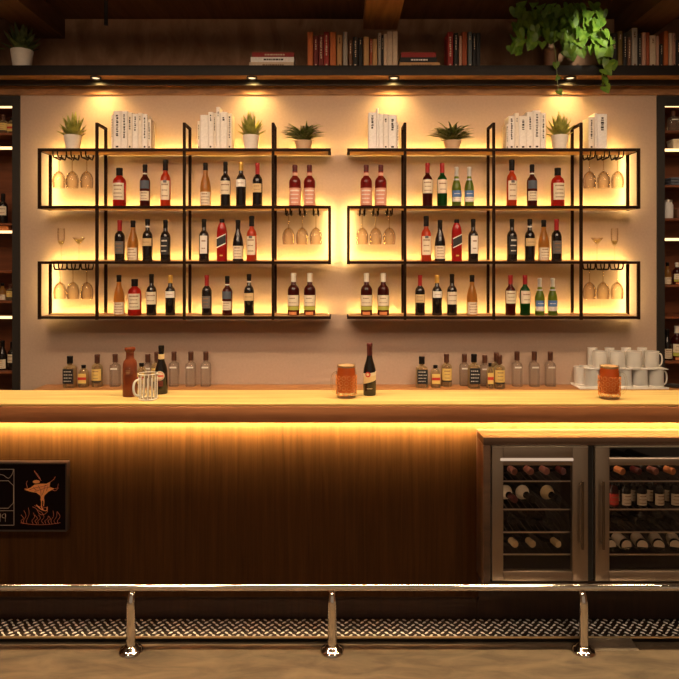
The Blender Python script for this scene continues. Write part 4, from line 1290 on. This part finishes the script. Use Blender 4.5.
def fridge(x0, x1, label, handle_px, strip, band_y):
    r = thing('wine_fridge', label, 'fridge', (0, 0, 0), 'wine fridges built into the bar')
    D0, D1 = SF + .012, SF + .34
    m = MB(); w = .012
    m.box(x0 + .001, x0 + w, D0 + .014, D1, fz0 + .001, fz1 - .001); m.box(x1 - w, x1 - .001, D0 + .014, D1, fz0 + .001, fz1 - .001)
    m.box(x0 + w, x1 - w, D0 + .014, D1, fz0 + .001, fz0 + w); m.box(x0 + w, x1 - w, D0 + .014, D1, fz1 - w, fz1 - .001); m.box(x0 + w, x1 - w, D1 - .01, D1, fz0 + w, fz1 - w)
    m.build('fridge_body', 'fridge_inside', r, False)
    ya = H + (HY - 571) * SF / F; yb = H + (HY - (465 if strip else 458.5)) * SF / F; yb = H + (HY - 465) * SF / F
    gx0, gx1 = strip
    zt = fz1 - .004
    m = MB()
    y0, y1 = SF - .006, D0 + .010
    m.box(x0 + .004, gx0, y0, y1, fz0 + .006, zt, 0, .0015); m.box(gx1, x1 - .004, y0, y1, fz0 + .006, zt, 0, .0015)
    m.box(gx0 + .0002, gx1 - .0002, y0, y1, fz0 + .006, ya, 0, .0015)
    if band_y:
        zb0, zb1 = yb, H + (HY - band_y) * SF / F
        m.box(gx0 + .0002, gx1 - .0002, y0 + .001, y1, zb0, zb1, 0, .0015)
    else:
        m.box(gx0 + .0002, gx1 - .0002, y0, y1, yb, zt, 0, .0015)
    d = m.build('door_frame', 'steel', r)
    box(gx0, gx1, SF + .004, SF + .008, ya, yb).build('glass_pane', 'door_glass', d, False)
    box(x0 + .004, x1 - .004, y0 - .001, y1 - .002, zt + .0003, zt + .004).build('top_trim', 'steel_bright', d, False)
    hx = tx(handle_px, SF - .03)
    z0h, z1h = H + (HY - 549) * (SF - .03) / F, H + (HY - 481) * (SF - .03) / F
    m = MB().tube([(hx, SF - .034, z0h), (hx, SF - .034, z1h)], .0062, 12)
    for z in (z0h + .02, z1h - .02): m.tube([(hx, SF - .034, z), (hx, y0, z)], .005, 8)
    m.build('handle', 'bronze', d)
    return r, D0, D1


E0 = (tx(503, SF), tx(572, SF))
fr1, D0, D1 = fridge(f0, f1, 'narrow steel wine fridge with bottles lying on racks', 582.3, E0, None)
E1 = (tx(609, SF), g1 - .05)
fr2, _, _ = fridge(g0, g1, 'wide steel drinks fridge cut off by the frame edge', 603.2, E1, 458.5)
# the lit bar of the narrow fridge's door and trims
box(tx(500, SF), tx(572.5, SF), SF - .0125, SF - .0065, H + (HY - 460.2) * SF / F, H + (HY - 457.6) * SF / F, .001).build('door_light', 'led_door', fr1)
FS = SF + .06
SHZ = []
for y in (483.5, 512, 535, 557.5):
    SHZ.append(H + (HY - y) * SF / F)
for fr, (xa, xb) in ((fr1, (f0 + .0125, f1 - .0125)), (fr2, (g0 + .0125, g1 - .0125))):
    for z in SHZ:
        m = MB()
        m.box(xa, xb, SF + .030, SF + .037, z - .0035, z + .0015)
        n = int((xb - xa) / .03)
        m.build('shelf_front', 'steel_bright', fr, False)
        m = MB()
        for k in range(n + 1): m.box(xa + .01 + k * (xb - xa - .02) / n - .0014, xa + .01 + k * (xb - xa - .02) / n + .0014, SF + .0372, D1 - .012, z - .002, z + .001)
        m.box(xa, xb, D1 - .0119, D1 - .0105, z - .003, z + .001)
        m.build('shelf_wires', 'fridge_inside', fr, False)
    for xx in (xa + .001, xb - .005): box(xx, xx + .004, SF + .0235, SF + .0295, fz0 + .03, fz1 - .03).build('added_side_light', 'led_side_fill', fr, False)  # glow strips added behind the door frame to brighten the bottle labels
    box(xa + .02, xb - .02, SF + .05, SF + .062, fz1 - .0185, fz1 - .013).build('light_strip', 'led_fridge', fr, False)

# bottles lying in the fridges, their necks towards the door
LIE = None


def make_lying():
    t = thing('wine_bottle', 'dark wine bottle lying on a rack', 'bottle')
    # axis along -Y (neck at -Y), centre of body axis at origin
    pts = [(.030, -.27), (.033, -.262), (.033, -.11), (.031, -.095), (.022, -.075), (.0145, -.058), (.0135, -.02), (.0142, -.018), (.0142, -.004), (.012, 0)]
    def lay(prof, mat, name, cap0=True, cap1=True):
        m = MB().lathe(prof, 20, cap0=cap0, cap1=cap1)
        m.v = [(x, -z, y) for x, y, z in m.v]      # +Z -> -Y
        m.f = [f for f in m.f]
        return m.build(name, mat, t)
    lay(pts, 'wine_black', 'bottle_body')
    lay([(.0150, -.045), (.0152, -.02), (.0160, -.018), (.0160, -.003), (.0135, .001)], 'foil_dull_red', 'capsule')
    return t


def lying(px, row, label, capmat, r=1.0):
    capmat = {'foil_red': 'foil_dull_red', 'paper_cream': 'foil_black', 'paper_gold': 'foil_black'}.get(capmat, capmat)
    global LIE
    if LIE is None: LIE = make_lying(); t = LIE
    else:
        t = dup(LIE)
    cap = [c for c in t.children if c.name.startswith('capsule')][0]
    if capmat != 'foil_dull_red':
        cap.data = LYCAP.get(capmat) or LYCAP.setdefault(capmat, cap.data.copy())
        cap.data.materials[0] = MATS[capmat]
    z = SHZ[row] + .0018 + .0335
    d = SF + .052
    px += 2
    t.location = (tx(px, d), d, z)
    t.rotation_euler = (0, 0, math.atan2(tx(px, d), d) * .75)
    t['label'] = label; t['group'] = 'bottles lying in the wine fridges'
    return t


LYCAP = {}
ORDN = ('first', 'second', 'third', 'fourth', 'fifth', 'sixth')
rowname = ('top', 'second', 'third', 'bottom')
for row, items in enumerate((((512.5, 'foil_red'), (529, 'foil_red'), (545, 'foil_red'), (561.5, 'foil_dark_red')),
                             ((513, 'foil_dark_red'), (531, 'paper_cream'), (557, 'paper_gold')),
                             ((512.5, 'foil_black'), (531, 'foil_black'), (548.5, 'foil_black')),
                             ((513.5, 'paper_tan'), (531, 'paper_tan'), (556.5, 'paper_tan')))):
    for k, (px, cm) in enumerate(items):
        cn = {'foil_red': 'red', 'foil_dark_red': 'dark red', 'paper_cream': 'cream-shouldered', 'paper_gold': 'gold-shouldered', 'foil_black': 'black', 'paper_tan': 'tan'}[cm]
        t = lying(px, row, f"{cn + ('-capped' if 'should' not in cn else '')} bottle lying in narrow fridge, {rowname[row]} rack, {ORDN[k]} from left", cm)
        if row == 1:       # a broad pale disc shows on these bottles' shoulders
            m = MB().lathe([(.0322, -.105), (.0335, -.099), (.026, -.080), (.0165, -.0615)], 20, cap0=False, cap1=False)
            m.v = [(x, -z, y) for x, y, z in m.v]
            m.build('shoulder_label', cm if k else 'paper_cream', t)
for k, px in enumerate((621, 637.5, 654.5, 671.5)):
    lying(px, 0, f"bottle lying in wide fridge, top rack, {ORDN[k]} from left", ('paper_orange', 'foil_dark_red', 'foil_red', 'paper_orange')[k])
for k, px in enumerate((618, 636, 654, 671)):
    lying(px, 2, f"black-capped bottle lying in wide fridge, third rack, {ORDN[k]} from left", 'foil_black')
for k, px in enumerate((613, 625.5, 641, 658.5, 675, 689)):
    d = SF + .075
    bottle('mini_red' if k == 0 else 'mini_cream', (tx(px, d), d, SHZ[1] + .002), 'small red-labelled bottle in the wide fridge, second rack' if k == 0 else f"small cream-labelled bottle in wide fridge, second rack, {ORDN[k]} from left", 'small bottles standing in the wide fridge', (0, 0, R.uniform(-.1, .1)))
for k, px in enumerate((619.5, 633, 649.5, 667)):
    d = SF + .13
    bottle('mini_cream', (tx(px, d), d, SHZ[1] + .002), f"small bottle in the back row of wide fridge's second rack, {ORDN[k]} from left", 'small bottles standing in the wide fridge', (0, 0, .3), (1, 1, .98))
# tilted labelled bottles on the lowest rack of the wide fridge: bodies towards the door
TB = None
for k, (px, rz) in enumerate(((611, .15), (626.5, .1), (642.5, -.12), (659, -.22), (675.5, -.3))):
    if TB is None:
        TB = thing('wine_bottle', 'labelled bottle lying base first', 'bottle')
        m = MB().lathe([(.024, 0), (.0262, .004), (.0262, .10), (.022, .12), (.010, .14), (.009, .17)], 20); m.v = [(x, z, y) for x, y, z in m.v]; m.f = [tuple(reversed(f)) for f in m.f]
        m.build('bottle_body', 'wine_black', TB)
        m = MB().lathe([(.0268, .012), (.0268, .085)], 20, cap0=False, cap1=False); m.v = [(x, z, y) for x, y, z in m.v]; m.f = [tuple(reversed(f)) for f in m.f]
        m.build('label', 'paper_cream', TB)
        m = MB(); q = [(.0235 * cos(radians(a)), .0235 * sin(radians(a))) for a in range(-18, 199, 12)]; nq = len(q)
        m.add([(x, -.0010, z) for x, z in q] + [(x, .0004, z) for x, z in q], [tuple(range(nq))] + [(i, nq + i, nq + (i + 1) % nq, (i + 1) % nq) for i in range(nq)])
        m.build('base_sticker', 'paper_cream', TB)
        t = TB
    else: t = dup(TB)
    d = SF + .055
    t.location = (tx(px, d), d, SHZ[3] + .002 + .0275)
    t.rotation_euler = (0, 0, rz)
    t['label'] = f"cream-labelled bottle lying in wide fridge, bottom rack, {ORDN[k]} from left"
    t['group'] = 'bottles lying in the wine fridges'

# ------------------------------------------------------------------ things on the bar top
def bar_d(base): return F * (H - BZ) / (base - HY)


def on_bar(kind, px, base, top, label, rz=0.0):
    d = bar_d(base)
    s = (base - top) * d / F / BT[kind][2]
    bottle(kind, (tx(px, d), d, BZ + .0006), label, None, (0, 0, rz), (1, 1, s))


on_bar('brown_stone', 130, 396, 347.5, 'reddish-brown square bottle standing left on the bar top')
on_bar('stout', 161.3, 393.5, 345.5, 'dark stout bottle with round cream label beside the ribbed mug')
on_bar('lager', 369.6, 395, 343, 'dark beer bottle with red seal beside the central beer mug')


def beer_mug(px, base, hpx, wpx, full, handle_az, label):
    d = bar_d(base)
    Hh = hpx * d / F; Rr = wpx / 2 * d / F
    t = thing('beer_mug', label, 'mug', (tx(px, d), d, BZ + .0006))
    if full:
        MB().lathe([(Rr * .84, 0), (Rr * .90, .004), (Rr * .94, Hh * .2), (Rr, Hh * .5), (Rr * .97, Hh * .78), (Rr * .90, Hh * .86), (Rr * .88, Hh), (Rr * .84, Hh), (Rr * .84, Hh * .97)], 30, cap1=False).build('glass_body', 'fine_glass', t)
        m = MB()
        for row in range(4):
            for k in range(12):
                a = 2 * pi * (k + .5 * (row % 2)) / 12
                zc = Hh * (.16 + .155 * row)
                rr2 = Rr * (.93 + .055 * sin(pi * (zc / Hh)))
                ring = []
                for j in range(10):
                    b = 2 * pi * j / 10
                    aa = a + .185 * cos(b)
                    ring.append((rr2 * 1.02 * cos(aa), rr2 * 1.02 * sin(aa), zc + Hh * .062 * sin(b)))
                m.tube(ring, .0016, 5, closed=True)
        m.build('dimples', 'dimple_glint', t)
        MB().lathe([(.002, Hh * .115), (Rr * .83, Hh * .17), (Rr * .90, Hh * .5), (Rr * .87, Hh * .76), (Rr * .82, Hh * .87), (Rr * .81, Hh * .925)], 28).build('beer', 'beer_amber', t)
        MB().lathe([(Rr * .811, Hh * .927), (Rr * .812, Hh * .985), (Rr * .70, Hh * .995), (Rr * .3, Hh * 1.0)], 28).build('foam', 'beer_foam', t)
    else:
        MB().lathe([(Rr * .84, 0), (Rr * .94, .004), (Rr * .96, Hh * .5), (Rr, Hh - .002), (Rr, Hh), (Rr - .003, Hh), (Rr - .003, Hh * .96)], 30, cap1=False).build('glass_body', 'clear_glass', t)
        m = MB()
        for k in range(14):
            a = 2 * pi * k / 14
            m.tube([(Rr * .96 * cos(a), Rr * .96 * sin(a), .008), (Rr * .985 * cos(a), Rr * .985 * sin(a), Hh * .86)], .0024, 6)
        m.tube([((Rr + .0004) * cos(2 * pi * k / 28), (Rr + .0004) * sin(2 * pi * k / 28), Hh - .001) for k in range(28)], .0018, 6, closed=True)
        m.tube([(Rr * .93 * cos(2 * pi * k / 28), Rr * .93 * sin(2 * pi * k / 28), .004) for k in range(28)], .0022, 6, closed=True)
        m.build('glass_ribs', 'tray_white', t)
    pts = []
    for k in range(13):
        a = -pi / 2 + pi * k / 12
        rad = Rr * .96 + .026 * max(0, cos(a)) ** .6
        pts.append((rad * cos(handle_az), rad * sin(handle_az), Hh * .48 + Hh * .30 * sin(a)))
    MB().tube(pts, .0055, 8).build('handle', 'fine_glass' if full else 'mug_glass_sheen', t)
    return t


beer_mug(346.3, 397.3, 32.5, 21, True, radians(200), 'full amber beer mug in the centre of the bar top')
beer_mug(609.3, 398.5, 33, 21, True, radians(-15), 'full amber beer mug in front of the stacked glass mugs')
beer_mug(148, 399.3, 26, 18.5, False, radians(215), 'empty ribbed glass mug between two bottles')

# ------------------------------------------------------------------ art panel on the bar front
AD = 3.005
SA = F / AD
ax1, ax0 = tx(66.5, AD), tx(-62, AD)
az0, az1 = H + (HY - 531) / SA, H + (HY - 463) / SA
t = thing('art_panel', 'dark board with orange line drawing mounted on the bar front', 'artwork', (0, 0, 0))
box(ax0 + .004, ax1 - .004, AD + .004, PY - .0008, az0 + .004, az1 - .004).build('board', 'art_board', t, False)
m = MB(); fw = .006
m.box(ax0, ax1, AD - .004, PY - .0008, az1 - fw + .002, az1 + .002, 0, .001); m.box(ax0, ax1, AD - .004, PY - .0008, az0 - .002, az0 + fw - .002, 0, .001)
m.box(ax0 - .002, ax0 + .0035, AD - .004, PY - .0008, az0, az1); m.box(ax1 - .0035, ax1 + .002, AD - .004, PY - .0008, az0, az1)
m.build('frame', 'art_frame', t)


def A(px, py): return Vector((tx(px, AD), AD + .0032, H + (HY - py) / SA))


def stroke(m, pts, r=.0011, closed=False):
    P = [A(*p) for p in pts]
    sm = []
    n = len(P)
    rng = n if closed else n - 1
    for i in range(rng):
        p1, p2 = P[i], P[(i + 1) % n]
        p0 = P[i - 1] if (closed or i > 0) else p1
        p3 = P[(i + 2) % n] if (closed or i < n - 2) else p2
        for k in range(4):
            u = k / 4
            sm.append(0.5 * ((2 * p1) + (-p0 + p2) * u + (2 * p0 - 5 * p1 + 4 * p2 - p3) * u * u + (-p0 + 3 * p1 - 3 * p2 + p3) * u ** 3))
    if not closed: sm.append(P[-1])
    m.tube(sm, r, 5, closed=closed)


m = MB()
for side in (1, -1):
    def q(x): return x if side > 0 else -32 - x
    m.tube([A(q(13.6), 469.5), A(q(13.6), 525.5)], .0013, 5)
m.tube([A(13.6, 469.5), A(-45.6, 469.5)], .0013, 5)
m.tube([A(13.6, 525.5), A(-45.6, 525.5)], .0013, 5)
m.tube([A(13.6, 511), A(-45.6, 511)], .0012, 5)
oc = [(13.2, 486), (8, 481), (-40, 481), (-45, 486), (-45, 503), (-40, 508.5), (8, 508.5), (13.2, 503)]
m.tube([A(*p) for p in oc], .0013, 5, closed=True)
stroke(m, [(-20, 470), (-8, 474), (2, 475), (8, 478.5), (12, 474), (13, 470)])
for xx in (-22, -8, 0, 5):
    stroke(m, [(xx - 3, 515), (xx, 514), (xx, 518), (xx - 3, 517.6), (xx - 3, 515)])
    m.tube([A(xx, 514), A(xx, 522)], .001, 5)
m.build('line_ornament', 'art_grey', t)
m = MB()
# a coral-like tree: cap, stem, root mass
cap = [(24, 490), (30, 488), (34, 485), (40, 484), (46, 484), (50, 482), (49, 487), (54, 489), (48, 492), (44, 496), (43, 501), (41, 501), (40, 496), (36, 493), (30, 492)]
P = [A(*p) for p in cap]
m.add([p + Vector((0, .0005, 0)) for p in P] + [p + Vector((0, .0022, 0)) for p in P], [tuple(range(len(P)))[::-1]] + [(i, (i + 1) % len(P), len(P) + (i + 1) % len(P), len(P) + i) for i in range(len(P))])
el = [(36 + 3.6 * cos(2 * pi * k / 14), 482 - 1.7 * sin(2 * pi * k / 14)) for k in range(14)]
P = [A(*p) for p in el]
m.add([p + Vector((0, -.0002, 0)) for p in P] + [p + Vector((0, .0022, 0)) for p in P], [tuple(range(14))[::-1]] + [(i, (i + 1) % 14, 14 + (i + 1) % 14, 14 + i) for i in range(14)])
m.build('coral_figure', 'art_orange', t)
m = MB()
for s in ([(24, 489), (27, 488), (26, 484), (27, 481)], [(54, 489), (57, 488), (58, 484)], [(49, 483), (53, 480), (55, 477)], [(34, 471), (37, 476), (41, 481)], [(36, 473), (40, 479)], [(50, 489), (55, 491), (58, 488)],
          [(42, 500), (41, 504), (42, 508), (46, 508), (47, 512), (43, 515), (39, 514), (36, 509), (32, 507)], [(38, 506), (41, 510), (45, 511)], [(37, 510), (42, 513)], [(34, 506), (40, 507), (44, 506)],
          [(43, 497), (44, 501), (43, 505)], [(31, 491), (38, 489), (46, 487)], [(40, 492), (44, 488), (48, 486)]):
    stroke(m, s, .0009)
m.build('coral_lines', 'art_rust', t)
m = MB()
for s in ([(29, 490), (35, 488), (41, 487), (48, 485)], [(34, 492), (40, 490), (46, 488), (51, 488)], [(38, 486), (40, 490), (41, 496)], [(45, 485), (44, 489), (42, 495)], [(33, 487), (36, 491)], [(48, 486), (46, 491)]):
    stroke(m, s, .0010)
m.build('cap_veins', 'bk_maroon', t)
m = MB()
for s in ([(40.4, 499), (41.4, 503), (41, 507), (43, 510)], [(42.8, 499), (43.6, 503), (43, 506)], [(36, 505), (40, 509), (46, 511), (47, 507)]):
    stroke(m, s, .0019)
m.build('coral_stem', 'art_orange', t)
m = MB()
rr = random.Random(8)
for x in (22, 24.5, 27.5, 33, 36, 39, 42.5, 46, 49, 52, 55, 58.5):
    hgt = rr.uniform(7, 16)
    stroke(m, [(x + rr.uniform(-1, 1), 524), (x - 1.4, 521), (x + 1.2, 524 - hgt * .6), (x + rr.uniform(-2, 2), 524 - hgt)], .0008)
stroke(m, [(20, 523), (30, 524.5), (40, 525), (50, 524.5), (60, 523)], .0008)
m.build('seaweed_lines', 'art_rust', t)

# ------------------------------------------------------------------ foot rail and tread plate
RLY, RLZ = 2.868, 0.2695
t = thing('foot_rail', 'polished chrome foot rail running along the bar', 'rail', (0, 0, 0))
MB().tube([(-2.5, RLY, RLZ), (2.5, RLY, RLZ)], .0155, 20).build('rail', 'chrome', t)
PYP = 2.846
for px in (131.0, 332.2, 583.6):
    x = tx(px, PYP)
    pts = [(x, PYP, .012), (x, PYP, .06), (x, PYP, .12), (x, PYP, .185), (x, PYP + .001, .205), (x, PYP + .004, .222), (x, PYP + .009, .236), (x, PYP + .014, .246), (x, PYP + .019, .254)]
    p = MB().tube(pts, [.0195, .0195, .0195, .0195, .0195, .0190, .0182, .0165, .0135], 20).build('post', 'chrome', t)
    MB().lathe([(.0500, 0.0005), (.0515, .004), (.0495, .010), (.042, .016), (.034, .019), (.028, .027), (.0200, .030)], 32, c=(x, PYP, 0)).build('flange', 'chrome', p)
t = thing('foot_plate', 'studded metal tread plate along the foot of the bar', 'step', (0, 0, 0))
TZ = .031
TY0, TY1 = 2.899, 3.050
box(-2.5, 2.5, TY0 + .006, TY1, TZ - .004, TZ).build('plate', 'tread_base', t, False)
box(-2.5, 2.5, TY0, TY0 + .0058, TZ - .007, TZ + .003, .001).build('front_lip', 'brass_lip', t)
m = MB()
rows = 7
nx = int(4.0 / .036)
for r_ in range(rows):
    y = TY0 + .014 + r_ * (TY1 - TY0 - .026) / (rows - 1)
    for k in range(nx):
        x = -2.0 + k * .036 + (.018 if r_ % 2 else 0)
        a = radians(38) if (r_ + k) % 2 else radians(-38)
        L, W, Hh = .0125, .0050, .0034
        c, s_ = cos(a), sin(a)
        prof = [(-L, 0), (-L * .5, -W * .8), (0, -W), (L * .5, -W * .8), (L, 0), (L * .5, W * .8), (0, W), (-L * .5, W * .8)]
        vs = [(x + u * c - v * s_, y + u * s_ + v * c, TZ - .0002) for u, v in prof] + [(x + .55 * (u * c - v * s_), y + .55 * (u * s_ + v * c), TZ + Hh) for u, v in prof]
        m.add(vs, [(i, (i + 1) % 8, 8 + (i + 1) % 8, 8 + i) for i in range(8)] + [tuple(range(8, 16))])
m.build('tread_pattern', 'tread_stud', t)
for x in [-2.3 + .42 * k for k in range(12)]:
    if .95 < x < 1.35: continue
    pass
m = MB().box(-2.45, 2.45, 2.945, 2.97, 0.0, TZ - .0045)
m.build('support_bar', 'dark_gap', t, False)

# ------------------------------------------------------------------ lights
def light(name, typ, loc, energy, col, rot=(0, 0, 0), **kw):
    l = bpy.data.lights.new(name, typ); l.energy = energy; l.color = col
    for k, v in kw.items(): setattr(l, k, v)
    o = bpy.data.objects.new(name, l); COL.objects.link(o); o.location = loc; o.rotation_euler = rot
    return o


WARM = (1.0, 0.70, 0.40)
for i, x in enumerate(SPOTX):
    light('shelf_spot', 'SPOT', (x, 4.735, 3.022), 11, (1.0, .66, .22), (radians(27), 0, 0), spot_size=radians(128), spot_blend=1.0, shadow_soft_size=.02)
# linear lamp over the bar, with its housing
lh = thing('linear_lamp', 'long black linear lamp hanging over the bar top', 'lamp', (0, 2.78, 3.40))
m = MB(); m.box(-2.9, 2.9, -.06, -.05, 0, .10); m.box(-2.9, 2.9, .05, .06, 0, .10); m.box(-2.9, 2.9, -.05, .05, .09, .10)
m.build('housing', 'stile_black', lh, False)
for x in (-1.5, 1.5): box(x - .006, x + .006, -.006, .006, .1005, CZ - 3.40).build('rod', 'stile_black', lh, False)
light('bar_lamp', 'AREA', (0, 2.78, 3.45), 112, (1.0, .73, .40), (0, 0, 0), shape='RECTANGLE', size=5.6, size_y=.08, spread=radians(110))
def aim(o, p): o.rotation_euler = (Vector(p) - o.location).to_track_quat('-Z', 'Y').to_euler()
# unseen spots added as front fill for the wall units; second row softens shadows
for x in (-2.0, -1.2, -.4, .4, 1.2, 2.0):
    o = light('wall_fill', 'SPOT', (x, 2.98, 3.46), 44, (1.0, .71, .47), spot_size=radians(94), spot_blend=.75, shadow_soft_size=.28)
    aim(o, (x * .95, WY, 1.40))
for x in (-1.8, -.6, .6, 1.8):
    o = light('wall_fill', 'SPOT', (x, 1.9, 3.30), 58, (1.0, .70, .46), spot_size=radians(64), spot_blend=.8, shadow_soft_size=.3)
    aim(o, (x * .95, WY, 1.50))
for x in (-1.6, 1.6):
    light('room_fill', 'AREA', (x, .6, CZ - .02), 50, (1.0, .74, .50), (radians(25), 0, 0), shape='DISK', size=.7)  # unseen warm fill added from the camera side
o = light('plant_spot', 'SPOT', (2.02, 3.72, 3.37), 70, (1.0, .92, .70), spot_size=radians(25), spot_blend=.8, shadow_soft_size=.03)
aim(o, at(588, 38, 4.6))

w = bpy.data.worlds.new('World'); SC.world = w; w.use_nodes = True
bg = w.node_tree.nodes['Background']
bg.inputs['Color'].default_value = (1.0, .72, .48, 1); bg.inputs['Strength'].default_value = 0.22

# ------------------------------------------------------------------ camera
cam = bpy.data.cameras.new('Camera')
cam.sensor_width = 36; cam.lens = F * 36 / 679
cam.shift_x = (339.5 - CX) / 679
cam.shift_y = -(339.5 - HY) / 679
co = bpy.data.objects.new('Camera', cam); COL.objects.link(co)
co.location = (0, 0, H); co.rotation_euler = (radians(90), 0, 0)
SC.camera = co
vs_ = SC.view_settings
vs_.view_transform = 'Standard'; vs_.look = 'None'; vs_.exposure = 0.12; vs_.gamma = 1.0; vs_.use_curve_mapping = False
SC.cycles.use_denoising = True
SC.cycles.max_bounces = 8; SC.cycles.transparent_max_bounces = 24
SC.cycles.caustics_reflective = False; SC.cycles.caustics_refractive = False
SC.cycles.sample_clamp_indirect = 6.0
